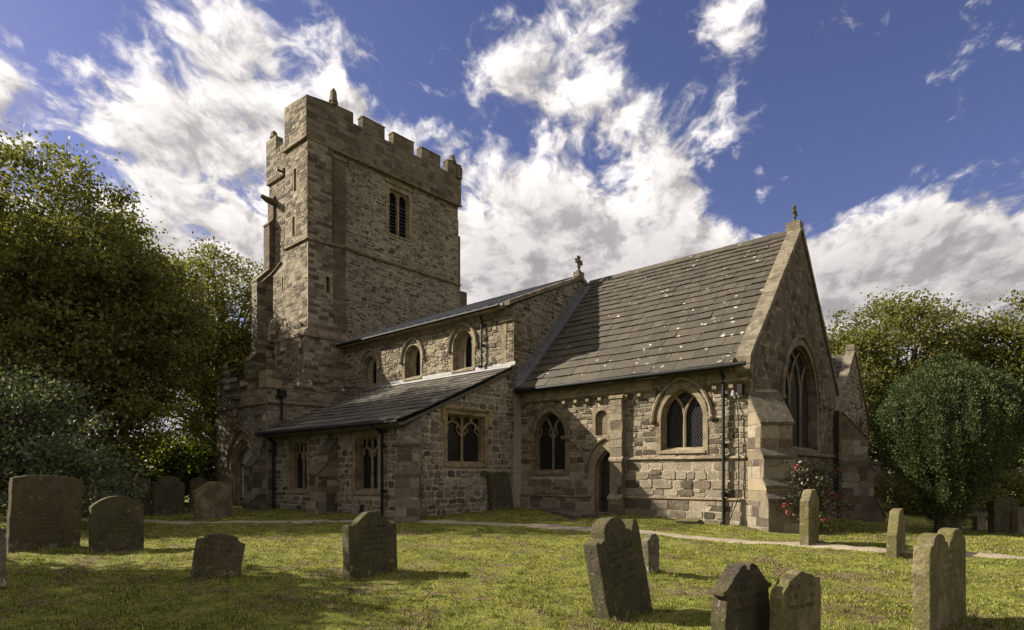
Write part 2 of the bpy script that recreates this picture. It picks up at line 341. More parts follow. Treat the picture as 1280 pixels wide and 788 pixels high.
# ------------------------------------------------------------------ mesh builder
class MB:
    def __init__(s): s.v = []; s.f = []; s.m = []; s.mats = []
    def mi(s, m):
        if m not in s.mats: s.mats.append(m)
        return s.mats.index(m)
    def add(s, vs, fs, m):
        o = len(s.v); k = s.mi(m); s.v += [tuple(v) for v in vs]
        for f in fs: s.f.append(tuple(i+o for i in f)); s.m.append(k)
    def box(s, a, b, m):
        x0, y0, z0 = a; x1, y1, z1 = b
        s.add([(x0,y0,z0),(x1,y0,z0),(x1,y1,z0),(x0,y1,z0),(x0,y0,z1),(x1,y0,z1),(x1,y1,z1),(x0,y1,z1)],
              [(0,3,2,1),(4,5,6,7),(0,1,5,4),(1,2,6,5),(2,3,7,6),(3,0,4,7)], m)
    def prism(s, pts, vec, m):
        n = len(pts); pts = [Vector(p) for p in pts]; vec = Vector(vec)
        tri = tessellate_polygon([pts])
        fs = [tuple(x) for x in tri] + [tuple(i+n for i in reversed(x)) for x in tri]
        for i in range(n): j = (i+1) % n; fs.append((i, j, j+n, i+n))
        s.add(pts+[p+vec for p in pts], fs, m)
    def slab(s, fr, outer, holes, d0, d1, m):
        loops = [outer]+list(holes)
        flat = [p for l in loops for p in l]; n = len(flat)
        tri = tessellate_polygon([[Vector((p[0], p[1], 0)) for p in l] for l in loops])
        vs = [fr.P(h, z, d0) for h, z in flat]+[fr.P(h, z, d1) for h, z in flat]
        fs = [tuple(x) for x in tri]+[tuple(i+n for i in reversed(x)) for x in tri]
        o = 0
        for l in loops:
            k = len(l)
            for i in range(k): j = (i+1) % k; fs.append((o+i, o+j, o+j+n, o+i+n))
            o += k
        s.add(vs, fs, m)
    def tube(s, path, r, m, n=8, caps=True):
        path = [Vector(p) for p in path]; rs = r if isinstance(r, (list, tuple)) else [r]*len(path)
        vs = []; fs = []; up = None
        for i, p in enumerate(path):
            a = path[min(i+1, len(path)-1)]-path[max(i-1, 0)]
            if a.length < 1e-9: a = Vector((0, 0, 1))
            a.normalize()
            if up is None: up = a.orthogonal().normalized()
            up = (up-a*up.dot(a)).normalized() if (up-a*up.dot(a)).length > 1e-6 else a.orthogonal().normalized()
            w = a.cross(up)
            for k in range(n):
                th = 2*math.pi*k/n+math.pi/n
                vs.append(p+(up*math.cos(th)+w*math.sin(th))*rs[i])
        for i in range(len(path)-1):
            for k in range(n):
                k2 = (k+1) % n; fs.append((i*n+k, i*n+k2, (i+1)*n+k2, (i+1)*n+k))
        if caps: fs += [tuple(range(n-1, -1, -1)), tuple((len(path)-1)*n+k for k in range(n))]
        s.add(vs, fs, m)
    def lump(s, c, r, m, sc=(1, 1, 1), seg=10, rough=.12, seed=0):
        rr = random.Random(seed); vs = []; fs = []; n = seg; rings = seg//2+1
        for i in range(rings+1):
            ph = math.pi*i/rings
            for k in range(n):
                q = r*(1+rr.uniform(-rough, rough)); th = 2*math.pi*k/n
                vs.append((c[0]+q*sc[0]*math.sin(ph)*math.cos(th), c[1]+q*sc[1]*math.sin(ph)*math.sin(th), c[2]+q*sc[2]*math.cos(ph)))
        for i in range(rings):
            for k in range(n): fs.append((i*n+k, i*n+(k+1) % n, (i+1)*n+(k+1) % n, (i+1)*n+k))
        s.add(vs, fs, m)
    def build(s, name, parent=None, smooth=False, bev=0.):
        me = bpy.data.meshes.new(name); me.from_pydata(s.v, [], s.f)
        for m in s.mats: me.materials.append(m)
        me.polygons.foreach_set('material_index', s.m)
        bm = bmesh.new(); bm.from_mesh(me)
        bmesh.ops.recalc_face_normals(bm, faces=bm.faces)
        if bev:
            es = [e for e in bm.edges if len(e.link_faces) == 2 and e.calc_face_angle(0) > .6]
            bmesh.ops.bevel(bm, geom=es, offset=bev, segments=2, affect='EDGES', profile=.6)
        bm.to_mesh(me); bm.free()
        if smooth: me.polygons.foreach_set('use_smooth', [True]*len(me.polygons))
        o = bpy.data.objects.new(name, me); COL.objects.link(o)
        if parent is not None: attach(o, parent)
        return o
WLOC = {}
def attach(o, parent):
    o.parent = parent
    o.matrix_parent_inverse = Matrix.Translation(WLOC.get(parent.name, Vector((0, 0, 0)))).inverted()
def empty(name, loc):
    o = bpy.data.objects.new(name, None); COL.objects.link(o); o.location = loc; o.empty_display_size = .3
    WLOC[o.name] = Vector(loc); return o
def tag(o, label=None, cat=None, group=None, kind=None):
    if label: o['label'] = label
    if cat: o['category'] = cat
    if group: o['group'] = group
    if kind: o['kind'] = kind
    return o
class Fr:
    """upright wall frame: h runs along (ux,uy), d is outward"""
    def __init__(s, ox, oy, ux, uy):
        l = math.hypot(ux, uy); s.o = (ox, oy); s.u = (ux/l, uy/l); s.n = (s.u[1], -s.u[0])
    def P(s, h, z, d=0.):
        return Vector((s.o[0]+s.u[0]*h+s.n[0]*d, s.o[1]+s.u[1]*h+s.n[1]*d, z))
def FS(y): return Fr(0, y, 1, 0)
def FE(x): return Fr(x, 0, 0, 1)
# outlines in (h, z)
def o_sq(c, w, z0, z1): return [(c-w/2, z0), (c+w/2, z0), (c+w/2, z1), (c-w/2, z1)]
def arc_side(c, w, zs, za, n=9):          # right spring to apex
    hw = w/2; h = za-zs
    if h <= hw: return [(c+hw*math.cos(math.pi/2*i/n), zs+h*math.sin(math.pi/2*i/n)) for i in range(n+1)]
    r = (hw*hw+h*h)/(2*hw); cx = c+hw-r; a1 = math.acos((r-hw)/r)
    return [(cx+r*math.cos(a1*i/n), zs+r*math.sin(a1*i/n)) for i in range(n+1)]
def o_pt(c, w, z0, zs, za, n=9):
    rs = arc_side(c, w, zs, za, n); ls = [(2*c-x, z) for x, z in reversed(rs[:-1])]
    return [(c-w/2, z0), (c+w/2, z0)]+rs+ls
def arch_line(c, w, zs, za, n=9):
    rs = arc_side(c, w, zs, za, n); return [(2*c-x, z) for x, z in rs[:-1]]+list(reversed(rs))
def wall(name, fr, outer, holes, t, m, parent):
    b = MB(); b.slab(fr, outer, holes, 0, -t, m); return b.build(name, parent)

CH = empty('church', (-9, 0, 0))
tag(CH, 'old stone parish church with battlemented west tower and steep slated chancel', 'church')

def window(parent, fr, c, w, z0, zs, za, style='pt', lights=2, ring=.2, hood=True, hoodw=.0, mat='dress', depth=.26, glass='glass',
           barr=.055, name='window', hoodr=.065, perp=False, drop=.0, label=None, cusp=False):
    b = MB(); D = M[mat]
    outl = (lambda e, ze: o_pt(c, w+2*e, z0-ze, zs, za+e*1.25)) if style == 'pt' else (lambda e, ze: o_sq(c, w+2*e, z0-ze, za+e))
    b.slab(fr, outl(ring, .14), [outl(0, 0)], .034, -.24, D)
    # splayed inner order
    b.slab(fr, outl(-.002, -.002), [outl(-.055, -.05)], -.10, -.30, D)
    b.slab(fr, outl(.02, .02), [], -depth-.03, -depth-.08, M[glass])
    # sill
    sp = [fr.P(c-w/2-.08, z0-.10, .07), fr.P(c-w/2-.08, z0-.02, .06), fr.P(c-w/2-.08, z0+.10, -.22), fr.P(c-w/2-.08, z0-.10, -.22)]
    b.prism(sp, fr.P(w+.16, 0, 0)-fr.P(0, 0, 0), D)
    bd = -depth+.02
    if style == 'pt':
        mul = [c-w/2+w*(k+1)/lights for k in range(lights-1)]
        R_ = ((w/2)**2+(za-zs)**2)/w
        for mx in mul:
            b.tube([fr.P(mx, z0, bd), fr.P(mx, zs, bd)], barr, D, 6)
            for sgn in (1, -1):           # intersecting tracery
                path = []
                for i in range(17):
                    a = i/16*1.45
                    x = mx+sgn*(R_-R_*math.cos(a)); z = zs+R_*math.sin(a)*((za-zs)/math.sqrt(max(1e-6, R_*R_-(R_-w/2)**2)))
                    # stop at the main arch
                    xa = abs(x-c)+(R_-w/2)
                    if xa >= R_*.995: break
                    zarch = zs+math.sqrt(max(0, R_*R_-xa*xa))*((za-zs)/math.sqrt(max(1e-6, R_*R_-(R_-w/2)**2)))
                    path.append(fr.P(x, min(z, zarch), bd))
                    if z > zarch: break
                if len(path) > 1: b.tube(path, barr*.9, D, 6)
        # cusps in the light heads
        lw = w/lights
        for k in range(lights if cusp else 0):
            lc = c-w/2+lw*(k+.5)
            for sg in (1, -1):
                b.tube([fr.P(lc+sg*lw*.47, zs+.02, bd), fr.P(lc+sg*lw*.24, zs+.18, bd), fr.P(lc+sg*lw*.30, zs+.40, bd)], [barr*.9, barr*.5, barr*.8], D, 5)
        if hood:
            e = ring+.02+hoodw
            ln = arch_line(c, w+2*e, zs-drop, za+e*1.3, 12)
            b.tube([fr.P(x, z, .05) for x, z in ln], hoodr, D, 6)
            for x, z in (ln[0], ln[-1]):
                p = fr.P(x, z-.02, .07); b.lump(p, .095, D, (1, 1, 1.05), 8, .1, int(abs(x)*10))
    else:
        lw = w/lights; zt = za-.62*(za-z0)*.42 if perp else za-.25
        zt = za-(za-z0)*.30 if perp else za-(za-z0)*.2
        for k in range(1, lights):
            mx = c-w/2+lw*k; b.tube([fr.P(mx, z0, bd), fr.P(mx, za, bd)], barr, D, 6)
        for k in range(lights):
            lc = c-w/2+lw*(k+.5)
            ln = arch_line(lc, lw*.98, zt-lw*.25, zt+lw*.32, 6)
            b.tube([fr.P(x, z, bd) for x, z in ln], barr*.8, D, 6)
            for sg in (1, -1):
                b.tube([fr.P(lc+sg*lw*.42, zt-lw*.2, bd), fr.P(lc+sg*lw*.2, zt-lw*.02, bd), fr.P(lc+sg*lw*.26, zt+lw*.16, bd)], [barr*.8, barr*.4, barr*.7], D, 5)
            if perp:
                b.tube([fr.P(lc, zt+lw*.3, bd), fr.P(lc, za, bd)], barr*.7, D, 6)
                for q in (-.25, .25):
                    ln = arch_line(lc+q*lw, lw*.46, za-.2, za-.03, 4); b.tube([fr.P(x, z, bd) for x, z in ln], barr*.6, D, 5)
        if hood:
            e = ring+.05
            pth = [fr.P(c-w/2-e, za-.28, .05), fr.P(c-w/2-e, za+e, .05), fr.P(c+w/2+e, za+e, .05), fr.P(c+w/2+e, za-.28, .05)]
            for a_, b_ in zip(pth[:-1], pth[1:]): b.tube([a_, b_], hoodr, D, 6)
    o = b.build(name, parent)
    if label: o['label'] = label
    return o
def hole_pt(c, w, z0, zs, za): return o_pt(c, w+.06, z0-.04, zs, za+.04)
def hole_sq(c, w, z0, za): return o_sq(c, w+.06, z0-.04, za+.03)

def slates(b, A, B, C_, courses, wid, thick, m, dim=.6, seed=1, nrm=None):
    """A,B eave ends, C_ ridge above A; stone-slate courses"""
    rr = random.Random(seed); A, B, C_ = Vector(A), Vector(B), Vector(C_)
    U = (B-A); L = U.length; U.normalize(); V = (C_-A); H = V.length; V.normalize()
    N = U.cross(V).normalized()
    if N.z < 0: N = -N
    hs = [1+dim*(1-i/(courses-1)) for i in range(courses)]; tot = sum(hs); y = 0.
    for i, h in enumerate(hs):
        h = h*H/tot; y0 = y-.03; y1 = min(H, y+h*1.5); y += h; x = 0.
        while x < L-.01:
            w = wid*rr.uniform(.65, 1.4)*(1 if i > 3 else 1.25)
            x1 = min(L, x+w)
            if L-x1 < wid*.3: x1 = L
            g = .006; th = thick*rr.uniform(.75, 1.3); dy = rr.uniform(-.012, .012)*1.2
            lift = thick*1.25*(1+rr.uniform(-.15, .25)); tw = rr.uniform(-.006, .006)
            def P(xx, yy, nn): return A+U*xx+V*yy+N*(nn-.045*math.sin(math.pi*xx/L)*math.sin(math.pi*min(1, yy/H))+.010*math.sin(xx*2.3+yy*.8)*min(1, yy))
            vs = [P(x+g, y0+dy, lift+tw-th*.9), P(x1-g, y0+dy, lift-tw-th*.9), P(x1-g, y1, -.01), P(x+g, y1, -.01),
                  P(x+g, y0+dy, lift+tw), P(x1-g, y0+dy, lift-tw), P(x1-g, y1, .012), P(x+g, y1, .012)]
            b.add(vs, [(0,3,2,1),(4,5,6,7),(0,1,5,4),(1,2,6,5),(2,3,7,6),(3,0,4,7)], m)
            x = x1
def roof_base(b, A, B, C_, t, m):
    A, B, C_ = Vector(A), Vector(B), Vector(C_); dn = Vector((0, 0, -.075 if m in (M['slate'], M['slate2']) else 0)); b.prism([A+dn, B+dn, B+(C_-A)+dn, C_+dn], (0, 0, -t), m)

def drainpipe(parent, x, y, z0, z1, off, r=.05, hopper=False, swan=None):
    b = MB(); b.tube([(x, y, z0), (x, y, z1)], r, M['iron'], 10)
    z = z0+.9
    while z < z1-.2:
        b.tube([(x, y, z-.05), (x, y, z+.05)], r*1.35, M['iron'], 10); b.box((x-.10, y+r*.8, z-.02), (x+.10, y+off, z+.02), M['iron']); z += 1.5
    if swan: b.tube([(x, y, z1-.02), (x, y+swan*.3, z1+.10), (x, y+swan, z1+.28)], r*.95, M['iron'], 8)
    if hopper:
        b.box((x-.15, y-.12, z1-.02), (x+.15, y+.12, z1+.22), M['iron'])
    b.tube([(x, y, z0+.12), (x, y-.05, z0+.02), (x, y-.16, z0-.03)], r, M['iron'], 8)
    return b.build('drainpipe', parent)
def quoins(b, x, y, sx, sy, z0, z1, m, seed=0, h=.3, pr=.012):
    """alternating corner stones; walls run along sx*x and sy*y from the corner"""
    rr = random.Random(seed); z = z0; k = 0
    while z < z1-.1:
        hh = min(h*rr.uniform(.8, 1.25), z1-z); a, c = (.52, .28) if k % 2 else (.28, .52)
        a *= rr.uniform(.85, 1.15); c *= rr.uniform(.85, 1.15)
        p = pr*rr.uniform(.5, 1.3)
        x0, x1 = sorted((x-sx*p, x+sx*a)); y0, y1 = sorted((y-sy*p, y+sy*c))
        b.box((x0, y0, z+.006), (x1, y1, z+hh-.006), m); z += hh; k += 1

def clip_convex(poly, outer):
    for i in range(len(outer)):
        (ax, ay), (bx, by) = outer[i], outer[(i+1) % len(outer)]; o = []
        if not poly: return []
        for k in range(len(poly)):
            p, q = poly[k], poly[(k+1) % len(poly)]
            dp = (bx-ax)*(p[1]-ay)-(by-ay)*(p[0]-ax); dq = (bx-ax)*(q[1]-ay)-(by-ay)*(q[0]-ax)
            if dp >= 0: o.append(p)
            if (dp >= 0) != (dq >= 0): f_ = dp/(dp-dq); o.append((p[0]+(q[0]-p[0])*f_, p[1]+(q[1]-p[1])*f_))
        poly = o
    return poly
def span(poly, z0, z1):
    xs = []
    for k in range(len(poly)):
        (ax, ay), (bx, by) = poly[k], poly[(k+1) % len(poly)]
        if z0 <= ay <= z1: xs.append(ax)
        for z in (z0, z1):
            if (ay-z)*(by-z) < 0: xs.append(ax+(bx-ax)*(z-ay)/(by-ay))
    return (min(xs), max(xs)) if xs else None
def stones(b, fr, outer, holes, m, rh, rw, gap=.012, jit=.018, prot=(.006, .024), cut=.28, seed=1, lower=None, split=.18, d0=0.):
    """facing stones laid in rough courses over the wall core; openings left free"""
    rr = random.Random(seed); zlo = min(p[1] for p in outer); zhi = max(p[1] for p in outer); z = zlo
    def one(x0, x1, z0, z1):
        w, h = x1-x0, z1-z0; c_ = cut*min(w, h); J = lambda k=1.: rr.uniform(-jit, jit)*k
        q = [(x0+c_*rr.uniform(.2, 1.2), z0+J()), (x1-c_*rr.uniform(.2, 1.2), z0+J()), (x1+J(), z0+c_*rr.uniform(.2, 1.2)), (x1+J(), z1-c_*rr.uniform(.2, 1.2)),
             (x1-c_*rr.uniform(.2, 1.2), z1+J()), (x0+c_*rr.uniform(.2, 1.2), z1+J()), (x0+J(), z1-c_*rr.uniform(.2, 1.2)), (x0+J(), z0+c_*rr.uniform(.2, 1.2))]
        if w > .12 and h > .12 and rr.random() < .0: pass
        q = clip_convex(q, outer)
        if len(q) < 3: return
        cx = sum(p[0] for p in q)/len(q); cz = sum(p[1] for p in q)/len(q); n = len(q); pr_ = rr.uniform(*prot); vs = []
        tx, tz = rr.uniform(-.03, .03), rr.uniform(-.05, .05)
        for ins, d in ((0, -.012), (.0, pr_*.45), (.016, pr_)):
            for x, zz in q:
                l = math.hypot(x-cx, zz-cz) or 1; k = max(.5, 1-ins/l); X, Z = cx+(x-cx)*k, cz+(zz-cz)*k
                vs.append(fr.P(X, Z, d0+d+((X-cx)*tx+(Z-cz)*tz if d > 0 else 0)))
        fs = [tuple(range(2*n, 3*n))]
        for r_ in (0, n):
            for k in range(n): k2 = (k+1) % n; fs.append((r_+k, r_+k2, r_+n+k2, r_+n+k))
        b.add(vs, fs, m)
    while z < zhi-.02:
        lo, hi = rh if not (lower and z < lower[0]) else lower[1]; wl, wh = rw if not (lower and z < lower[0]) else lower[2]
        h = min(rr.uniform(lo, hi), zhi-z)
        if zhi-z-h < lo*.6: h = zhi-z
        sp = span(outer, z, z+h) or (min(p[0] for p in outer), max(p[0] for p in outer))
        free = [sp]
        for hole in holes:
            hs = span(hole, z, z+h)
            if hs is None: continue
            nf = []
            for a, c in free:
                if hs[1] <= a or hs[0] >= c: nf.append((a, c)); continue
                if hs[0]-a > .05: nf.append((a, hs[0]))
                if c-hs[1] > .05: nf.append((hs[1], c))
            free = nf
        for a, c in free:
            x = a
            while x < c-.01:
                w = rr.uniform(wl, wh)*rr.uniform(.75, 1.15); x1 = min(c, x+w)
                if c-x1 < wl*.6: x1 = c
                g = gap*rr.uniform(.6, 1.5)/2
                if h > lo*1.25 and rr.random() < split and x1-x > wl:
                    zm = z+h*rr.uniform(.38, .62); one(x+g, x1-g, z+g, zm-g)
                    if rr.random() < .5: one(x+g, x1-g, zm+g, z+h-g)
                    else: xm = x+(x1-x)*rr.uniform(.35, .65); one(x+g, xm-g, zm+g, z+h-g); one(xm+g, x1-g, zm+g, z+h-g)
                else: one(x+g, x1-g, z+g, z+h-g)
                x = x1
        z += h
TOW = dict(rh=(.095, .19), rw=(.20, .50), gap=.028, jit=.016, prot=(.004, .026), cut=.30, split=.12)
AIS = dict(rh=(.16, .29), rw=(.20, .48), gap=.036, jit=.024, prot=(.006, .034), cut=.42, split=.22)
NAV = dict(rh=(.11, .20), rw=(.18, .44), gap=.028, jit=.018, prot=(.006, .034), cut=.32, split=.15)
CHA = dict(rh=(.12, .22), rw=(.22, .56), gap=.020, jit=.016, prot=(.006, .034), cut=.26, split=.14)
TUR = dict(rh=(.14, .25), rw=(.25, .60), gap=.016, jit=.010, prot=(.003, .018), cut=.18, split=.10)
ASH = dict(rh=(.20, .30), rw=(.32, .66), gap=.010, jit=.005, prot=(.002, .010), cut=.08, split=.03)
BUT = dict(rh=(.22, .36), rw=(.30, .60), gap=.010, jit=.006, prot=(.002, .014), cut=.10, split=.0)
def buttress(parent, fr, c, w, stages, m, cap, name='buttress', capm=None, extra=0., label=None):
    """stages: list of (z_top_of_stage, projection) from ground up; last weathering runs back to the wall"""
    b = MB(); z = -.4; n = len(stages)
    prof = [(-.15, -.4)]
    slp = [st[2] if len(st) > 2 else (1.05 if i+1 < n else 1.25) for i, st in enumerate(stages)]; stages = [st[:2] for st in stages]
    for i, (zt, p) in enumerate(stages):
        prof += [(p, z), (p, zt)]
        nx = stages[i+1][1] if i+1 < n else -.15
        z = zt+(p-nx)*slp[i]
    prof.append((-.15, z))
    pts = [fr.P(c-w/2, zz, d) for d, zz in prof]
    b.prism(pts, fr.P(w, 0, 0)-fr.P(0, 0, 0), M[m])
    for i, (zt, p) in enumerate(stages):
        nx = stages[i+1][1] if i+1 < n else .0
        sl_ = slp[i]
        dz = (p-nx)*sl_; o = .045
        q = [(p+o, zt-.06), (p+o, zt+.02), (nx+.002, zt+dz+.07), (nx+.002, zt+dz-.0)]
        if p-nx > .02:
            b.prism([fr.P(c-w/2-.035, zz, d) for d, zz in q], fr.P(w+.07, 0, 0)-fr.P(0, 0, 0), M[cap])
    fm = {'ash_warm': 'st_warm', 'ash_wall': 'st_dark', 'ash_dark': 'st_dark', 'ash_east': 'st_east'}[m]; zb_ = -.1; sd = int(abs(c*10)+w*100)
    for i, (zt, p) in enumerate(stages):
        if zt-zb_ > .25 and zt < 14:
            stones(b, fr, [(c-w/2+.004, zb_), (c+w/2-.004, zb_), (c+w/2-.004, zt-.07), (c-w/2+.004, zt-.07)], [], M[fm], seed=sd+i, d0=p, **BUT)
            if p > .3:
                P0 = fr.P(c-w/2, 0, 0); P1 = fr.P(c+w/2, 0, 0)
                stones(b, Fr(P0.x, P0.y, fr.n[0], fr.n[1]), [(-.05, zb_), (p-.004, zb_), (p-.004, zt-.07), (-.05, zt-.07)], [], M[fm], seed=sd+i+20, **BUT)
                stones(b, Fr(P1.x, P1.y, -fr.n[0], -fr.n[1]), [(-p+.004, zb_), (.05, zb_), (.05, zt-.07), (-p+.004, zt-.07)], [], M[fm], seed=sd+i+40, **BUT)
        zb_ = zt+(p-(stages[i+1][1] if i+1 < n else 0))*slp[i]+.05
    o = b.build(name, parent)
    if label: o['label'] = label
    return o

# ------------------------------------------------------------------ CHANCEL
CW = -.3       # south wall plane
E1 = 3
chan = MB()
f = FS(CW)
W1 = (-7.58, 1.50, 1.70, 2.98, 4.0); W2 = (-2.235, 1.44, 2.38, 3.40, 4.34)
DR = (-5.06, .94, .30, 1.66, 2.46); NI = (-5.26, .52, 2.98, 3.62, 3.88)
chan.slab(f, [(-9.003, -.4), (-.003, -.4), (-.003, 4.9), (-9.003, 4.9)],
          [hole_pt(*W1), hole_pt(*W2), hole_pt(DR[0], DR[1], DR[2], DR[3], DR[4]), o_pt(NI[0], NI[1], NI[2], NI[3], NI[4])], 0, -.7, M['mortar'])
ZS_AP = 10.08
WE = (4.40, 3.75, 2.50, 4.25, 6.15)
fe = FE(0)
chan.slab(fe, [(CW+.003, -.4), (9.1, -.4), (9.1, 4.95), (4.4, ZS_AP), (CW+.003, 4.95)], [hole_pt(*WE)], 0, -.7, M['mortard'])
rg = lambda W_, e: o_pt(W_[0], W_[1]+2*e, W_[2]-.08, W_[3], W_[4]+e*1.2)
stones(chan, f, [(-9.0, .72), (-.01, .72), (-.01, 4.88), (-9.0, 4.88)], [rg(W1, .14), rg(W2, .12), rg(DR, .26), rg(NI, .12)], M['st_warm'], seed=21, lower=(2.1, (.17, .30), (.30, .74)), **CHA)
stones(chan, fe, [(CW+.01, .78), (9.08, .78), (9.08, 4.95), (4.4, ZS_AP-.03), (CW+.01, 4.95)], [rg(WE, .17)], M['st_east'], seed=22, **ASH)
chan.box((-8.99, 8.5, -.4), (-.703, 9.09, 4.9), M['rub_chan'])
# splayed battered plinth
for (a, b_, cz) in ((-9.0, -5.64, .78), (-4.34, -.3, .82)):
    chan.prism([(a, CW+.05, -.4), (a, CW-.10, -.4), (a, CW-.06, cz-.06), (a, CW-.055, cz), (a, CW+.05, cz+.05)], (b_-a, 0, 0), M['mortar'])
    stones(chan, FS(CW-.055), [(a, .0), (b_, .0), (b_, cz-.04), (a, cz-.04)], [], M['st_warm'], rh=(.18, .36), rw=(.35, .8), gap=.014, jit=.012, prot=(.012, .045), cut=.2, seed=int(-a*3), split=.1)
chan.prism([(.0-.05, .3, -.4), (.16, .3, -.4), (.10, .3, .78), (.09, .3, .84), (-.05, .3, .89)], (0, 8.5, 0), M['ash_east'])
chan.slab(f, o_sq(NI[0], NI[1]+.02, NI[2]-.02, NI[4]+.02), [], -.10, -.14, M['ash_warm'])
chancel = chan.build('chancel', CH); WLOC['chancel'] = Vector((0, 0, 0))
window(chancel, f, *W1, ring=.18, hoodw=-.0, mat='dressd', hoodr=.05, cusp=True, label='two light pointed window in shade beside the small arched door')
window(chancel, f, *W2, ring=.16, hoodw=.10, mat='dress', hoodr=.062, drop=.02, label='two light pointed window with lattice glass under a heavy hood')
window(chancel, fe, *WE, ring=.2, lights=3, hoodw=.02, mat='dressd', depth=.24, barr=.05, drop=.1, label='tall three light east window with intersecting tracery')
b = MB()   # strings
b.tube([(-4.33, CW-.03, 2.13), (-.2, CW-.03, 2.11)], .062, M['dress'], 6)
b.tube([(-4.33, CW-.07, .83), (-.3, CW-.07, .85)], .05, M['dress'], 6)
b.tube([(-9, CW-.07, .80), (-5.66, CW-.07, .80)], .045, M['dressd'], 6)
b.tube([(-8.9, CW-.03, 2.20), (-8.25, CW-.03, 2.20)], .06, M['dressd'], 6)
b.tube([(.03, .3, 2.33), (.03, 9.0, 2.33)], .07, M['dressd'], 6)
b.tube([(.09, .4, .86), (.09, 8.9, .86)], .055, M['dressd'], 6)
b.build('string_course', chancel)
# cornice + corbels
b = MB()
for a, c in ((-8.75, -3.22), (-1.33, -.08)):
    b.prism([(a, CW+.1, 4.33), (a, CW-.06, 4.33), (a, CW-.17, 4.41), (a, CW-.17, 4.47), (a, CW-.11, 4.50), (a, CW-.09, 4.86), (a, CW+.1, 4.86)], (c-a, 0, 0), M['dress'])
b.box((-3.22, CW-.05, 4.55), (-1.33, CW+.1, 4.86), M['dressd'])
x = -8.45
while x < -.2:
    if not (-3.4 < x < -1.35 or -5.0 < x < -4.3):
        b.prism([(x, CW-.001, 4.06), (x, CW-.05, 4.10), (x, CW-.15, 4.21), (x, CW-.15, 4.325), (x, CW-.001, 4.325)], (.13, 0, 0), M['dress'])
    x += .52
b.build('cornice', chancel)
# pilaster buttress
buttress(chancel, f, -4.54, .48, [(.80, .30), (2.10, .24), (4.27, .20, .3)], 'ash_warm', 'dress', label='flat pilaster buttress right of the small arched door')
b = MB()   # priest's door
D = M['dress']
oc = lambda e: o_pt(DR[0], DR[1]+2*e, DR[2]-.3, DR[3], DR[4]+e*1.2)
b.slab(f, oc(.30), [oc(0)], .03, -.2, D); b.slab(f, oc(.001), [oc(-.06)], -.10, -.34, D)
ln = arch_line(DR[0], DR[1]+.70, DR[3]+.05, DR[4]+.44, 12); b.tube([f.P(x, z, .06) for x, z in ln], .06, M['dressd'], 6)
b.box((-5.7, CW-.45, -.2), (-4.92, CW-.02, .26), M['capw'])
dw = b.build('doorway', chancel)
b = MB(); k = 5
for i in range(k):
    w = DR[1]/k; b.box((DR[0]-DR[1]/2+i*w+.006, CW+.30, .26), (DR[0]-DR[1]/2+(i+1)*w-.006, CW+.34, 2.5), M['door'])
for z in (.7, 1.6): b.box((DR[0]-.42, CW+.285, z), (DR[0]+.3, CW+.30, z+.06), M['iron'])
b.build('door', chancel)
b = MB()   # niche surround + remnant arch
oc = lambda e: o_pt(NI[0], NI[1]+2*e, NI[2]-e*.3, NI[3], NI[4]+e)
b.slab(f, oc(.15), [oc(-.01)], .02, -.09, M['dress']); b.build('blocked_window', chancel)
b = MB(); pts = []
for i in range(11):
    a = math.pi/2*(1-i/10); pts.append(f.P(-7.0+1.12*math.cos(a), 1.72+1.25*math.sin(a), .02))
b.tube(pts, .075, M['dressd'], 6); b.build('blocked_arch', chancel)
# corner buttresses
fd = Fr(.13, -.12, 1, 1)
buttress(chancel, fd, .14, .92, [(.92, 1.22, .8), (1.28, 1.10), (2.12, .95), (3.08, .78, 1.15)], 'ash_warm', 'capw', label='diagonal stepped buttress on the near corner')
fn = Fr(0, 9.05, -1, 1)
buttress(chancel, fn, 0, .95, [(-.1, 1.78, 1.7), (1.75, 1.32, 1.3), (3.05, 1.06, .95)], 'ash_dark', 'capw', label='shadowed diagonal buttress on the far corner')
# roof
EV = (-.66, 4.88); RY, RZ = 4.4, 10.22
b = MB()
roof_base(b, (-9.0, EV[0]+.02, EV[1]), (-.40, EV[0]+.02, EV[1]), (-9.0, RY, RZ), .10, M['slate'])
roof_base(b, (-9.0, 9.46, EV[1]), (-.40, 9.46, EV[1]), (-9.0, RY, RZ), .10, M['slate'])
slates(b, (-9.0, EV[0]-.05, EV[1]), (-.40, EV[0]-.05, EV[1]), (-9.0, RY, RZ+.02), 20, .50, .055, M['slate'], .9, 5)
rr = random.Random(3); x = -8.95
while x < -.45:
    x1 = min(-.40, x+rr.uniform(.5, .62)); zz = RZ+.05+rr.uniform(-.008, .008)
    b.prism([(x+.006, RY-.17, zz-.13), (x+.006, RY-.03, zz+.07), (x+.006, RY+.03, zz+.07), (x+.006, RY+.17, zz-.13)], (x1-x-.012, 0, 0), M['slate']); x = x1
b.build('roof', chancel)
b = MB()  # coping of the east gable
def coping(b, xa, xb, Y0, Z0, Y1, Z1, th, m, n=9, seed=1):
    rr = random.Random(seed)
    for i in range(n):
        a0, a1 = i/n, (i+1)/n; p = rr.uniform(-.012, .012)
        P = lambda a, dz: (Y0+(Y1-Y0)*a, Z0+(Z1-Z0)*a+dz)
        pts = [P(a0+.003, -.02), P(a1-.003, -.02), P(a1-.003, th+p), P(a0+.003, th+p)]
        b.prism([(xa, y, z) for y, z in pts], (xb-xa, 0, 0), m)
coping(b, -.40, .055, -.62, 4.86, 4.4, 10.24, .20, M['cope'], 9, 2); coping(b, -.40, .055, 9.42, 4.86, 4.4, 10.24, .20, M['cope'], 9, 3)
b.box((-.46, 4.2, 10.22), (.02, 4.6, 10.55), M['cope'])
b.prism([(-.38, -.60, 4.84), (-.38, -.60, 4.62), (-.38, -.34, 4.45), (-.38, -.28, 4.84)], (.42, 0, 0), M['cope'])
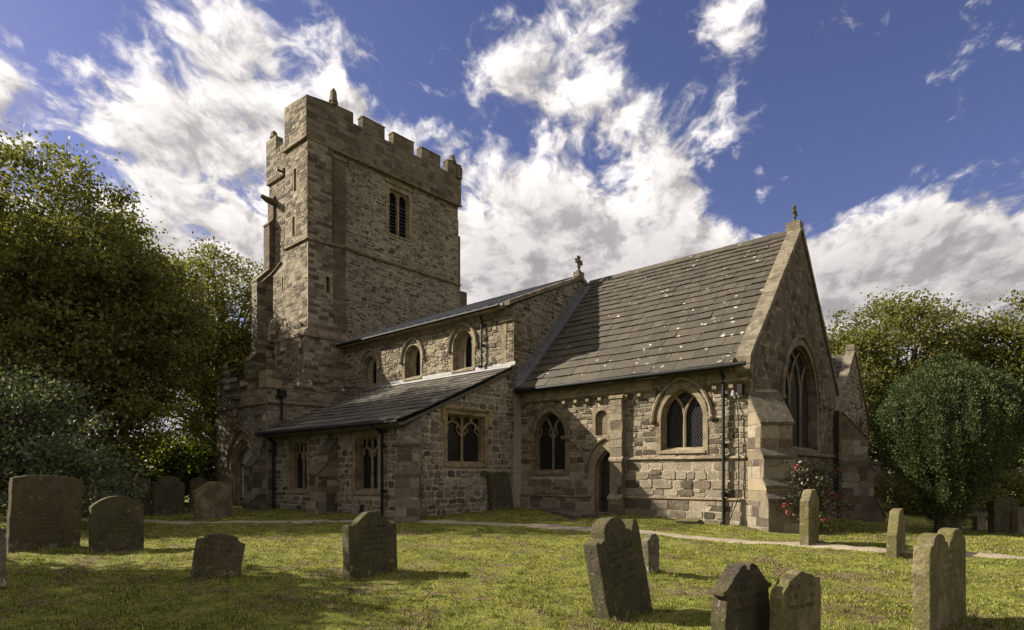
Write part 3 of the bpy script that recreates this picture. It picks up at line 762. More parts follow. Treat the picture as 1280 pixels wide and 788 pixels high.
b.build('gable_coping', chancel)
def cross(parent, x, y, z, s, m):
    b = MB()
    b.prism([(x-.09*s, y-.12*s, z), (x+.09*s, y-.12*s, z), (x+.09*s, y+.12*s, z), (x-.09*s, y+.12*s, z)], (0, 0, .16*s), m)
    b.tube([(x, y, z+.1*s), (x, y, z+.42*s)], [.085*s, .055*s], m, 8)
    c = z+.68*s
    for a in range(4):
        th = a*math.pi/2; dy, dz_ = math.cos(th), math.sin(th)
        pts = []
        for r_, w_ in ((0.03, .05), (.16, .045), (.24, .12), (.36, .14), (.33, 0)):
            pts.append((r_, w_))
        poly = [(r_, w_) for r_, w_ in pts]+[(r_, -w_) for r_, w_ in reversed(pts[:-1])]
        b.prism([(x-.055*s, y+dy*r_*s-dz_*w_*s, c+dz_*r_*s+dy*w_*s) for r_, w_ in poly], (.11*s, 0, 0), m)
    ring = [(x, y+.2*s*math.cos(i*math.pi/8), c+.2*s*math.sin(i*math.pi/8)) for i in range(17)]
    b.tube(ring, .035*s, m, 6, False)
    return b.build('gable_cross', parent)
cross(chancel, -.22, 4.4, 10.53, .62, M['capw'])
b = MB(); b.tube([(-8.9, EV[0]-.13, EV[1]-.05), (-.02, EV[0]-.13, EV[1]-.05)], .065, M['iron'], 10); b.build('gutter', chancel)
drainpipe(chancel, -.82, CW-.13, .12, 4.55, .16, .048, swan=-.32)
b = MB(); b.tube([(-.5, CW-.012, 4.1), (-.38, CW-.10, 3.35), (-.36, CW-.10, 1.0), (-.4, CW-.2, .75), (-.62, CW-.22, .15)], .014, M['iron'], 6); b.build('cable', chancel)
b = MB(); b.box((-.36, CW-.24, 4.0), (-.22, CW-.02, 4.28), M['iron']); b.tube([(-.5, CW-.16, 3.95), (-.5, CW-.16, 4.12)], [.085, .05], M['leadl'], 8); b.build('floodlight', chancel)
for y, z in ((1.05, 4.05), (7.25, 4.3), (8.1, 4.28)):
    b = MB(); b.lump((.04, y, z), .13, M['dressd'], (1, 1, 1), 8, .15, int(z*10)); b.build('carved_boss', chancel)

# ------------------------------------------------------------------ NAVE
NS = -.75
nv = MB(); fN = FS(NS); fNE = FE(-9.0)
CL = [(-18.4, 1.1, 6.0, 6.88, 7.43), (-15.12, 1.12, 6.02, 6.93, 7.50), (-11.82, 1.2, 6.02, 7.02, 7.62)]
nv.slab(fN, [(-21.0, 5.0), (-9.003, 5.0), (-9.003, 8.2), (-21.0, 8.2)], [hole_pt(*c) for c in CL], 0, -.65, M['mortar'])
stones(nv, fN, [(-21.0, 5.6), (-9.02, 5.6), (-9.02, 7.95), (-21.0, 7.95)], [o_pt(c[0], c[1]+.18, c[2]-.1, c[3], c[4]+.1) for c in CL], M['st_warm'], seed=31, **NAV)
nv.slab(fNE, [(NS+.003, -.3), (8.15, -.3), (8.15, 8.2), (3.7, 10.22), (NS+.003, 8.2)], [], 0, -.6, M['mortar'])
stones(nv, fNE, [(NS+.01, 4.6), (8.1, 4.6), (8.1, 8.2), (3.7, 10.2), (NS+.01, 8.2)], [], M['st_dark'], seed=32, **TOW)
nv.box((-20.99, 7.5, 0), (-9.61, 8.14, 8.2), M['rub_nave'])
nave = nv.build('nave', CH); WLOC['nave'] = Vector((0, 0, 0))
for c in CL: window(nave, fN, *c, lights=1, ring=.13, hoodw=.10, mat='dress', depth=.32, hoodr=.075, drop=.12, name='clerestory_window')
for c in CL:       # inner lancet light with a glass strip
    b = MB(); b.slab(fN, o_pt(c[0], c[1]*.95, c[2], c[3], c[4]), [o_pt(c[0]+.10, .40, c[2]+.10, c[3]-.12, c[4]-.12)], -.22, -.29, M['dress']); b.build('lancet_light', nave)
b = MB()
roof_base(b, (-21, -1.15, 8.24), (-9.22, -1.15, 8.24), (-21, 3.7, 10.36), .10, M['lead'])
roof_base(b, (-21, 8.5, 8.24), (-9.22, 8.5, 8.24), (-21, 3.7, 10.36), .10, M['lead'])
x = -20.6
while x < -9.4:
    b.tube([(x, -1.15, 8.27), (x, 3.7, 10.39)], .035, M['lead'], 6); x += .62
b.tube([(-21, 3.7, 10.40), (-9.2, 3.7, 10.40)], .06, M['lead'], 6)
b.build('roof', nave)
b = MB()
coping(b, -9.24, -8.90, -1.12, 8.13, 3.7, 10.26, .15, M['cope'], 8, 5); coping(b, -9.24, -8.90, 8.45, 8.13, 3.7, 10.26, .15, M['cope'], 8, 6)
b.box((-9.22, 3.5, 10.36), (-8.92, 3.9, 10.58), M['cope']); b.build('gable_coping', nave)
cross(nave, -9.07, 3.7, 10.56, .72, M['capw'])
b = MB(); rr = random.Random(2); x = -20.9      # stone eaves course with slab ends
while x < -9.3:
    x1 = min(-9.25, x+rr.uniform(.5, .9)); b.box((x+.004, -1.17, 8.05+rr.uniform(-.01, .01)), (x1-.004, NS+.05, 8.15), M['dress']); x = x1
b.prism([(-20.95, NS+.02, 7.80), (-20.95, NS-.05, 7.82), (-20.95, NS-.16, 8.04), (-20.95, NS+.02, 8.04)], (11.9, 0, 0), M['dressd'])
b.build('eaves_cornice', nave)
b = MB(); b.tube([(-21, -1.22, 8.16), (-9.35, -1.22, 8.16)], .06, M['iron'], 8); b.build('gutter', nave)
drainpipe(nave, -10.62, NS-.12, 5.95, 7.9, .12, .04, swan=-.30); drainpipe(nave, -20.75, NS-.14, 5.6, 7.9, .14, .05, swan=-.28)
b = MB(); quoins(b, -9.0, NS, -1, 1, 5.9, 8.0, M['ash_warm'], 4, .32); b.box((-9.62, NS-.03, 5.9), (-9.36, NS+.1, 7.6), M['dress']); b.box((-9.72, NS-.10, 7.60), (-9.02, NS+.1, 7.70), M['dress']); b.build('quoins', nave)
b = MB()           # lead flashing where the chancel roof meets the nave
s0 = Vector((-8.98, EV[0]-.06, EV[1]+.05)); s1 = Vector((-8.98, RY-.35, RZ-.30))
b.prism([s0, s0+Vector((.36, 0, .02)), s1+Vector((.36, 0, .02)), s1], (0, -.05, .06), M['lead'])
b.prism([s0, s1, s1+Vector((0, 0, .42)), s0+Vector((0, 0, .42))], (.03, 0, 0), M['lead'])
b.build('lead_flashing', nave)

# ------------------------------------------------------------------ AISLE
AS = -5.75; AW = -18.6
ai = MB(); fA = FS(AS); fAE = FE(-9.0)
WA = [(-16.22, 1.36, .95, 2.92), (-11.52, 1.36, 1.0, 2.94)]; WB = (-3.30, 1.86, 1.98, 3.72)
ai.slab(fA, [(AW, -.4), (-9.003, -.4), (-9.003, 3.38), (AW, 3.38)], [hole_sq(c, w, a, b_) for c, w, a, b_ in WA], 0, -.7, M['mortar'])
stones(ai, fA, [(AW, -.1), (-9.01, -.1), (-9.01, 3.3), (AW, 3.3)], [o_sq(c, w+.24, a-.1, b_+.12) for c, w, a, b_ in WA], M['st_dark'], seed=41, **AIS)
ai.slab(fAE, [(AS+.003, -.4), (NS, -.4), (NS, 5.72), (AS+.003, 3.42)], [hole_sq(*WB)], 0, -.6, M['mortar'])
stones(ai, fAE, [(AS+.01, -.1), (NS, -.1), (NS, 5.70), (AS+.01, 3.40)], [o_sq(WB[0], WB[1]+.32, WB[2]-.1, WB[3]+.16)], M['st_dark'], seed=42, **AIS)
aisle = ai.build('aisle', CH); WLOC['aisle'] = Vector((0, 0, 0))
for i, (c, w, a, b_) in enumerate(WA):
    window(aisle, fA, c, w, a, 0, b_, style='sq', lights=2, perp=True, ring=.17, hood=False, mat='dress', depth=.27, label=('square headed tracery window near the porch', 'square headed tracery window beside the drainpipe')[i])
window(aisle, fAE, WB[0], WB[1], WB[2], 0, WB[3], style='sq', lights=2, perp=True, ring=.16, hood=True, mat='gold', depth=.26, label='golden stone two light window facing the chancel corner')
b = MB()
A0 = (AW-.1, -6.32, 3.36); A1 = (-8.88, -6.32, 3.36); A2 = (AW-.1, NS-.01, 5.80)
roof_base(b, (AW-.1, -6.28, 3.33), (-8.90, -6.28, 3.33), (AW-.1, NS-.01, 5.76), .09, M['slate2'])
slates(b, A0, A1, A2, 13, .55, .046, M['slate2'], .6, 9)
b.build('roof', aisle)
b = MB(); b.prism([(-18.4, NS-.002, 6.0), (-18.4, NS-.025, 6.0), (-18.4, NS-.04, 5.87), (-18.4, NS-.28, 5.78), (-18.4, NS-.29, 5.74), (-18.4, NS-.002, 5.80)], (9.5, 0, 0), M['leadl']); b.build('lead_flashing', aisle)
b = MB(); b.tube([(AW, -6.40, 3.30), (-8.95, -6.40, 3.30)], .06, M['iron'], 8)
b.box((AW, AS-.12, 3.14), (-9.02, AS+.02, 3.27), M['dressd']); b.build('gutter', aisle)
buttress(aisle, fA, -13.69, .62, [(1.62, .80), (2.42, .42)], 'ash_warm', 'capw', label='stepped buttress between the two aisle windows')
fad = Fr(-9.0, AS, 1, 1)
buttress(aisle, fad, -.06, .74, [(.12, 1.0), (1.62, .90), (2.58, .58)], 'ash_wall', 'capw', label='diagonal buttress on the aisle corner')
drainpipe(aisle, -10.42, AS-.16, .15, 3.0, .17, .05, swan=-.45); drainpipe(aisle, -18.05, AS-.14, .1, 3.0, .15, .05, swan=-.45)
b = MB(); b.box((-11.9, AS-.03, .28), (-11.68, AS+.02, .52), M['void']); b.build('air_vent', aisle)
b = MB(); quoins(b, -9.0, AS, -1, 1, .9, 3.3, M['ash_warm'], 8, .3); b.build('quoins', aisle)

# ------------------------------------------------------------------ TOWER
tw = MB(); RT_ = M['rub_tower']; RU = M['rub_turret']
TX = -21.1; TN = 7.7; TS = -1.6; TWX = -27.0
BW = (3.13, 1.40, 15.15, 17.66)
fT = FE(TX)
tw.slab(fT, [(TS+.3, 13.4), (TN, 13.4), (TN, 18.45), (TS+.3, 18.45)], [hole_sq(*BW)], 0, -.5, M['mortar'])
stones(tw, fT, [(-.5, 13.5), (TN-.01, 13.5), (TN-.01, 18.35), (-.5, 18.35)], [o_sq(BW[0], BW[1]+.40, BW[2]-.1, BW[3]+.24)], M['st_dark'], seed=51, **TOW)
fT2 = FE(-20.97)
tw.slab(fT2, [(-.6, 0), (TN+.06, 0), (TN+.06, 13.36), (-.6, 13.36)], [], 0, -.6, M['mortar'])
stones(tw, fT2, [(-.55, 7.), (TN+.05, 7.), (TN+.05, 13.34), (-.55, 13.34)], [], M['st_dark'], seed=52, **TOW)
tw.prism([(-20.97, -.6, 13.36), (TX-.03, -.6, 13.60), (TX-.3, -.6, 13.36)], (0, TN+.66, 0), M['dressd'])
tw.box((TWX, TS, 0), (TX-.6, TN-.01, 18.45), M['mortar'])
stones(tw, FS(TS), [(TWX, 5.), (-22.9, 5.), (-22.9, 18.2), (TWX, 18.2)], [], M['st_warm'], seed=53, **TOW)  # south faces of the tower take the lighter copy to look sunlit
# stair turret
ft = FE(-20.93); fts = FS(-2.67)
tw.slab(ft, [(-2.667, 8.6), (-.72, 8.6), (-.72, 13.36), (-2.667, 13.36)], [o_sq(-1.55, .2, 10.85, 11.65)], .05, -.4, M['mortard'])
stones(tw, ft, [(-2.66, 8.9), (-.73, 8.9), (-.73, 13.3), (-2.66, 13.3)], [o_sq(-1.55, .38, 10.78, 11.74)], M['st_dark'], seed=54, d0=.05, **TUR)
tw.slab(ft, [(-2.667, 13.38), (-1.26, 13.38), (-1.26, 18.4), (-2.667, 18.4)], [], 0, -.45, M['mortard'])
stones(tw, ft, [(-2.66, 13.45), (-1.27, 13.45), (-1.27, 18.3), (-2.66, 18.3)], [], M['st_dark'], seed=55, **TUR)
SL = [(-22.12, .24, 16.0, 17.15), (-22.27, .24, 13.75, 14.75), (-23.0, .13, 11.5, 12.2)]
tw.slab(fts, [(-23.1, 8.6), (-20.885, 8.6), (-20.885, 13.36), (-20.935, 13.42), (-20.935, 18.4), (-23.1, 18.4)], [o_sq(c, w, a, z) for c, w, a, z in SL[:2]], 0, -.35, M['mortar'])
stones(tw, fts, [(-23.09, 8.95), (-20.945, 8.95), (-20.945, 18.3), (-23.09, 18.3)], [o_sq(c, w+.18, a-.06, z+.08) for c, w, a, z in SL[:2]], M['st_warm'], seed=56, **TUR)
tw.slab(fts, [(-24.4, 8.6), (-23.103, 8.6), (-23.103, 13.0), (-23.9, 12.4), (-24.4, 12.2)], [o_sq(-23.4, .13, 11.2, 11.9)], 0, -.35, M['mortar'])
stones(tw, fts, [(-24.4, 8.9), (-23.11, 8.9), (-23.11, 12.3), (-24.4, 12.15)], [o_sq(-23.4, .3, 11.14, 11.96)], M['st_warm'], seed=57, **TUR)
tw.box((-23.0, -2.3, 8.6), (-21.4, -1.3, 18.4), M['void'])
tw.box((-23.1, -2.66, 8.6), (-22.8, -1.3, 18.4), RU)
tw.box((-24.35, -2.3, 8.6), (-23.15, -1.4, 12.2), RU)
# lower stage of turret
tw.box((-23.5, -3.05, 0), (-20.62, -.32, 8.42), M['mortard'])
stones(tw, FS(-3.05), [(-23.5, 4.5), (-20.63, 4.5), (-20.63, 8.4), (-23.5, 8.4)], [], M['st_warm'], seed=58, **TUR)
stones(tw, FE(-20.62), [(-3.04, 4.5), (-.33, 4.5), (-.33, 8.4), (-3.04, 8.4)], [], M['st_dark'], seed=59, **TUR)
tw.prism([(-23.55, -3.10, 8.40), (-20.56, -3.10, 8.40), (-20.56, -.27, 8.40), (-23.55, -.27, 8.40)], (0, 0, .12), M['dressd'])
tw.add([(-23.5, -3.05, 8.52), (-20.62, -3.05, 8.52), (-20.62, -.32, 8.52), (-23.5, -.32, 8.52), (-23.2, -2.66, 8.95), (-20.88, -2.66, 8.95), (-20.88, -.5, 8.95), (-23.2, -.5, 8.95)],
       [(0,3,2,1),(4,5,6,7),(0,1,5,4),(1,2,6,5),(2,3,7,6),(3,0,4,7)], M['dressd'])
tower = tw.build('tower', CH); WLOC['tower'] = Vector((0, 0, 0))
# pilaster at the turret edge
fp = FE(-20.95)
buttress(tower, Fr(TX, 0, 0, 1), -.90, .70, [(17.9, .24)], 'ash_dark', 'dressd', label='flat weathered buttress strip on the tower east face')
# square-headed louvred belfry window
b = MB(); Dd = M['dress']; c, w, a, z = BW
b.slab(fT, o_sq(c, w+.5, a-.12, z+.28), [o_sq(c, w, a, z)], .02, -.25, Dd)
for q in (-1, 1):
    lc = c+q*w/4
    b.slab(fT, o_sq(lc, w/2-.02, a, z), [o_pt(lc, w/2-.16, a+.06, z-.42, z-.08, 6)], -.13, -.24, Dd)
    for k in range(9): zz = a+.12+k*.2; b.prism([(TX-.26, lc-w/4, zz), (TX-.24, lc-w/4, zz), (TX-.40, lc-w/4, zz+.17), (TX-.42, lc-w/4, zz+.17)], (0, w/2, 0), M['louvre'])
b.tube([fT.P(c, a, -.12), fT.P(c, z, -.12)], .075, Dd, 6)
b.slab(fT, o_sq(c, w+.1, a-.02, z+.02), [], -.42, -.46, M['void'])
b.tube([fT.P(c-w/2-.26, z+.30, .03), fT.P(c+w/2+.26, z+.30, .03)], .06, M['dressd'], 6)
b.prism([fT.P(c-w/2-.1, a-.12, .07), fT.P(c-w/2-.1, a-.04, .06), fT.P(c-w/2-.1, a+.08, -.2), fT.P(c-w/2-.1, a-.12, -.2)], (0, w+.2, 0), Dd)
b.build('belfry_window', tower)
def slit(fr, c, w, a, z):
    b = MB(); b.slab(fr, o_sq(c, w+.24, a-.1, z+.12), [o_sq(c, w-.004, a, z)], .008, -.2, M['dress']); b.slab(fr, o_sq(c, w, a, z), [], -.26, -.3, M['void']); b.build('slit_window', tower)
slit(Fr(-20.88, 0, 0, 1), -1.55, .2, 10.85, 11.65)
for s in SL[:2]: slit(fts, *s)
slit(fts, -23.4, .13, 11.2, 11.9)
b = MB()   # strings
def string(b, pts, r, m): 
    for p, q in zip(pts[:-1], pts[1:]): b.tube([p, q], r, m, 6)
string(b, [(-20.91, -.55, 13.42), (-20.93, TN+.05, 13.42)], .085, M['dressd'])
string(b, [(-23.1, -2.70, 13.28), (-20.86, -2.70, 13.28), (-20.86, -.70, 13.40)], .075, M['dressd'])
string(b, [(-25.9, -2.55, 12.2), (-24.4, -2.70, 12.35), (-23.5, -2.70, 12.7)], .06, M['dressd'])
b.prism([(-21.02, -.74, 13.40), (-20.80, -.74, 13.44), (-21.06, -.74, 13.85)], (0, .75, 0), M['dressd'])
b.build('string_course', tower)
# parapet
b = MB(); PD = M['ash_dark']
fP = FE(-20.93)
ev = [(-2.72, 18.35), (7.82, 18.35), (7.82, 20.85), (6.72, 20.85), (6.72, 20.12), (6.1, 20.12), (6.1, 20.78), (4.65, 20.78), (4.65, 20.12), (4.05, 20.12), (4.05, 20.78), (2.6, 20.78),
      (2.6, 20.14), (2.0, 20.14), (2.0, 20.78), (.58, 20.78), (.58, 20.16), (-.02, 20.16), (-.02, 20.72), (-1.1, 20.66), (-2.72, 20.42)]
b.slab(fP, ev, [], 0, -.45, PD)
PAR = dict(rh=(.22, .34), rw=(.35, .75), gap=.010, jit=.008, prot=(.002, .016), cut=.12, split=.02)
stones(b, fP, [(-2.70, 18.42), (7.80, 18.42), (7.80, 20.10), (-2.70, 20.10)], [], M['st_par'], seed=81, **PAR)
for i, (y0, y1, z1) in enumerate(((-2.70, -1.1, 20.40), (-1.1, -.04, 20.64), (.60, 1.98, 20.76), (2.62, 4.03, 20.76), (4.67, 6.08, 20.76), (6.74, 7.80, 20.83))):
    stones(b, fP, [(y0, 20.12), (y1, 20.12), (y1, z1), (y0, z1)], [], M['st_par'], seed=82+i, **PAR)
stones(b, FS(-2.72), [(-23.09, 18.42), (-20.95, 18.42), (-20.95, 20.38), (-23.09, 20.52)], [], M['st_warm'], seed=90, **TUR)
stones(b, FS(TS-.12), [(TWX-.08, 18.25), (-23.12, 18.25), (-23.12, 19.88), (TWX-.08, 19.88)], [], M['st_warm'], seed=91, **TUR)
b.slab(FS(-2.72), [(-23.1, 18.35), (-21.38, 18.35), (-21.38, 20.45), (-21.9, 20.52), (-23.1, 20.62)], [], 0, -.4, M['ash_wall'])
b.box((-21.383, -2.715, 18.35), (-20.935, -2.3, 20.41), M['ash_wall'])
b.box((-23.1, -2.32, 18.35), (-22.7, -1.2, 20.55), PD)
b.slab(FS(TS-.12), [(TWX-.1, 18.2), (-23.1, 18.2), (-23.1, 20.75), (-24.7, 20.7), (-24.7, 19.9), (-26.0, 19.9), (-26.0, 20.7), (TWX-.1, 20.7)], [], 0, -.45, M['ash_wall'])
b.box((TWX-.1, TS+.3, 18.2), (TWX+.35, TN+.1, 20.0), PD); b.box((TWX, TN-.35, 18.2), (-21.4, TN+.1, 20.0), PD)
for k in range(4): b.box((TWX-.1, TS+1.5+k*2.2, 20.0), (TWX+.35, TS+2.8+k*2.2, 20.7), PD)
for k in range(3): b.box((TWX+1+k*2, TN-.35, 20.0), (TWX+2.2+k*2, TN+.1, 20.7), PD)
for (y0, y1, z) in ((6.70, 7.86, 20.85), (4.62, 6.13, 20.78), (2.57, 4.08, 20.78), (.55, 2.03, 20.78)):   # merlon copings
    b.prism([(-21.40, y0, z), (-20.89, y0, z), (-20.89, y0, z+.03), (-21.14, y0, z+.12), (-21.40, y0, z+.03)], (0, y1-y0, 0), M['dressd'])
b.tube([(-20.93, -2.76, 18.32), (-20.93, 7.84, 18.36)], .075, M['dressd'], 6); b.tube([(-23.12, -2.74, 18.32), (-20.92, -2.74, 18.32)], .075, M['dressd'], 6)
b.box((-26.9, TS+.2, 18.6), (-21.3, TN-.2, 18.75), M['lead'])
b.build('parapet', tower)
for (x, y, z, s) in ((-21.1, -1.1, 20.62, 1.), (-21.1, 7.25, 20.85, .62), (-26.6, TS+.1, 20.7, .6)):
    b = MB(); q = .17
    b.prism([(x-q, y-q, z-.05), (x+q, y-q, z-.05), (x+q, y+q, z-.05), (x-q, y+q, z-.05)], (0, 0, .28*s), M['dressd'])
    b.tube([(x, y, z+.20*s), (x, y, z+.40*s), (x, y, z+.75*s), (x, y, z+.92*s)], [.26, .20, .17, .06], M['dressd'], 6); b.build('pinnacle', tower, bev=.02)
# buttresses of the tower
fsw = FS(TS)
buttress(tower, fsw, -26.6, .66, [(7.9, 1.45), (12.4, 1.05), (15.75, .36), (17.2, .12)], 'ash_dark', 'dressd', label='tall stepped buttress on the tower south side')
fnb = Fr(TX+.05, TN-.35, 0, 1)
b = MB()
for (z0, z1, p) in ((0, 12.0, 1.0), (12.0, 13.2, .88), (13.2, 16.6, .30), (16.6, 17.6, .14)):
    b.box((TX-.9, TN-.1, z0), (TX-.1, TN+p, z1), M['ash_dark'])
b.build('buttress', tower)
b = MB()   # lead-spouted gargoyle
gx, gy, gz = -23.65, TS-.12, 17.55
b.tube([(gx, gy+.2, gz), (gx, gy-.25, gz+.02), (gx, gy-.6, gz+.05), (gx, gy-.8, gz-.02)], [.24, .22, .2, .12], M['ash_dark'], 8)
b.lump((gx, gy-.62, gz+.12), .17, M['ash_dark'], (1, 1.2, 1), 8, .2, 4); b.tube([(gx, gy-.7, gz), (gx, gy-1.15, gz)], .05, M['iron'], 8); b.build('gargoyle', tower)
b = MB(); gx = -26.2; b.tube([(gx, gy+.2, gz-.6), (gx, gy-.4, gz-.55), (gx, gy-.75, gz-.45)], [.2, .17, .1], M['ash_dark'], 8); b.build('gargoyle', tower)
b = MB(); b.tube([(-24.25, -2.55, 8.6), (-24.25, -2.55, 9.6), (-24.15, -2.5, 10.0)], [.45, .42, .2], M['ash_wall'], 8); b.build('turret_corbel', tower)

# ------------------------------------------------------------------ PORCH
PS = -6.05; PE = -18.3; PW = -23.3
po = MB(); fPo = FS(PS); fPe = FE(PE)
PD_ = (-20.55, 2.45, -.2, 1.7, 3.22)
po.slab(fPo, [(PW, -.3), (PE-.003, -.3), (PE-.003, 5.35), (PW, 5.35)], [hole_pt(*PD_)], 0, -.6, M['mortard'])
stones(po, fPo, [(PW+.01, -.1), (PE-.01, -.1), (PE-.01, 5.3), (PW+.01, 5.3)], [rg(PD_, .16)], M['st_pale'], seed=61, **TUR)
po.slab(fPe, [(PS+.003, -.3), (-1.3, -.3), (-1.3, 5.35), (PS+.003, 5.35)], [], 0, -.5, M['mortard'])
stones(po, fPe, [(PS+.01, 0.), (-1.35, 0.), (-1.35, 5.3), (PS+.01, 5.3)], [], M['st_dark'], seed=62, **NAV)
po.box((PW, PS+.6, -.3), (PW+.5, -1.3, 5.35), M['ash_wall'])
po.box((PW+.5, -2.2, -.3), (PE-.5, -1.6, 5.2), M['void'])
po.box((PW+.3, PS+.3, 5.0), (PE-.3, -1.3, 5.2), M['lead'])
porch = po.build('porch', CH); WLOC['porch'] = Vector((0, 0, 0))
b = MB()
stones(b, fPe, [(PS, 5.36), (-1.3, 5.36), (-1.3, 5.45), (PS, 5.45)], [], M['st_dark'], seed=63, d0=.02, **NAV)
b.slab(fPe, [(PS, 5.35), (-1.3, 5.35), (-1.3, 5.72), (-2.3, 5.72), (-2.3, 5.48), (-3.0, 5.48), (-3.0, 5.78), (-3.95, 5.78), (-3.95, 5.45), (-4.83, 5.45), (-4.83, 5.78), (PS, 5.78)], [], .02, -.35, M['rub_turret'])
for y0, y1, z in ((-6.05, -4.8, 5.78), (-4.86, -3.92, 5.45), (-3.98, -2.97, 5.78), (-3.03, -2.27, 5.48), (-2.33, -1.3, 5.72)): b.box((PE-.38, y0, z), (PE+.07, y1, z+.07), M['capw'])
b.slab(fPo, [(PW, 5.35), (PE-.36, 5.35), (PE-.36, 5.9), (-19.1, 5.8), (-20.0, 5.75), (-20.02, 5.5), (-20.8, 5.5), (-20.82, 5.82), (-21.8, 5.8), (-21.82, 5.5), (-22.4, 5.5), (-22.42, 5.8), (PW, 5.9)], [], .02, -.35, M['ash_wall'])
for x0, x1, z in ((-20.02, -19.1, 5.77), (-20.8, -20.02, 5.5), (-21.8, -20.82, 5.8), (-22.4, -21.8, 5.5), (PW, -22.42, 5.82)): b.box((x0, PS-.07, z), (x1, PS+.38, z+.07), M['capw'])
b.build('parapet', porch)
b = MB(); string(b, [(PW, PS-.04, 4.65), (PE+.02, PS-.04, 4.65)], .075, M['dressd']); string(b, [(PE+.04, PS, 4.7), (PE+.04, -1.6, 4.78)], .075, M['dressd']); b.build('string_course', porch)
b = MB(); oc = lambda e: o_pt(PD_[0], PD_[1]+2*e, PD_[2], PD_[3], PD_[4]+e*1.2)
b.slab(fPo, oc(.22), [oc(0)], .03, -.15, M['dress']); b.slab(fPo, oc(.001), [oc(-.14)], -.08, -.22, M['dress']); b.slab(fPo, oc(-.139), [oc(-.27)], -.16, -.34, M['ash_warm'])
ln = arch_line(PD_[0], PD_[1]+.56, PD_[3]+.05, PD_[4]+.40, 12); b.tube([fPo.P(x, z, .06) for x, z in ln], .07, M['dressd'], 6); b.build('doorway', porch)
b = MB()
for i in range(10):
    w = .19; x0 = -21.5+i*w; b.box((x0+.006, PS+.38, .05), (x0+w-.006, PS+.43, 2.9), M['grey_wood'])
for z in (.45, 2.0): b.box((-21.45, PS+.36, z), (-19.65, PS+.378, z+.09), M['iron'])
for x0 in (-20.4, -20.05):
    b.tube([(x0, PS+.36, .5), (x0+.1, PS+.36, .7), (x0+.2, PS+.36, .5)], .02, M['iron'], 6)
b.build('door', porch)
buttress(porch, fPo, -18.72, .75, [(.4, .72), (1.95, .62), (4.15, .18)], 'ash_wall', 'capw', label='stepped buttress right of the porch arch')
buttress(porch, Fr(PW, PS+.5, 0, -1), 0, .8, [(2.2, 1.3), (3.6, .5)], 'ash_wall', 'capw', label='low stepped buttress left of the porch arch')
b = MB(); b.box((PE-.62, PS-.05, 5.3), (PE+.05, PS+.62, 6.12), M['ash_warm']); b.box((PE-.66, PS-.09, 6.12), (PE+.09, PS+.66, 6.20), M['capw'])
b.build('corner_pier', porch); 
b = MB(); b.box((PW-.03, PS-.05, 5.3), (PW+.7, PS+.62, 5.95), M['ash_warm']); b.prism([(PW-.07, PS-.08, 5.95), (PW+.74, PS-.08, 5.95), (PW+.34, PS+.26, 6.3)], (0, .6, 0), M['capw']); b.build('corner_pier', porch)
def beast(x, y, z, s, seed):
    b = MB(); m = M['ash_dark']
    b.lump((x, y, z+.22*s), .24*s, m, (.9, 1, 1.0), 10, .16, seed); b.lump((x+.02, y-.08*s, z+.55*s), .17*s, m, (.9, 1, 1.05), 10, .16, seed+1)
    b.tube([(x-.12*s, y-.1*s, z), (x-.12*s, y-.16*s, z+.2*s), (x-.05*s, y-.1*s, z+.45*s)], [.07*s, .06*s, .07*s], m, 6); b.tube([(x+.12*s, y-.1*s, z), (x+.12*s, y-.16*s, z+.2*s), (x+.05*s, y-.1*s, z+.45*s)], [.07*s, .06*s, .07*s], m, 6)
    b.tube([(x-.08*s, y-.08*s, z+.66*s), (x-.1*s, y-.06*s, z+.82*s)], [.05*s, .02*s], m, 5); b.tube([(x+.08*s, y-.08*s, z+.66*s), (x+.1*s, y-.06*s, z+.82*s)], [.05*s, .02*s], m, 5)
    b.build('carved_beast', porch, True)
beast(PE-.3, PS+.28, 6.2, .9, 3); beast(PW+.34, PS+.3, 6.2, .9, 9)
b = MB(); x, y, z = -21.05, PS-.1, 3.75   # small figure on a bracket over the arch
b.tube([(x, y+.15, z-.25), (x, y, z), (x, y-.05, z+.06)], [.06, .2, .22], M['dressd'], 8); b.tube([(x, y, z+.05), (x, y, z+.35), (x, y, z+.72), (x, y, z+.85)], [.17, .13, .17, .06], M['dressd'], 10); b.lump((x, y-.01, z+.95), .1, M['dressd'], (.9, .9, 1.15), 10, .05, 2)
b.tube([(x-.16, y, z+.72), (x-.2, y-.08, z+.5), (x, y-.16, z+.48)], .05, M['dressd'], 6); b.tube([(x+.16, y, z+.72), (x+.2, y-.08, z+.5), (x, y-.16, z+.48)], .05, M['dressd'], 6)
b.build('statue', porch, True)
b = MB(); b.box((-21.35, PS-.25, 5.0), (-20.75, PS+.02, 5.1), M['capw']); b.lump((-21.5, PS-.2, 5.15), .14, M['ash_dark'], (1, 1.5, .8), 8, .15, 5); b.build('statue_canopy', porch)
b = MB(); b.box((PE, -5.62, 4.95), (PE+.28, -5.30, 5.25), M['iron']); b.tube([(PE+.14, -5.46, 5.0), (PE+.14, -5.46, 3.9)], .05, M['iron'], 8); b.build('drainpipe', porch)
b = MB(); b.box((PE+.02, -3.1, 4.62), (PE+.2, -1.5, 4.75), M['lead']); b.build('lead_flashing', porch)

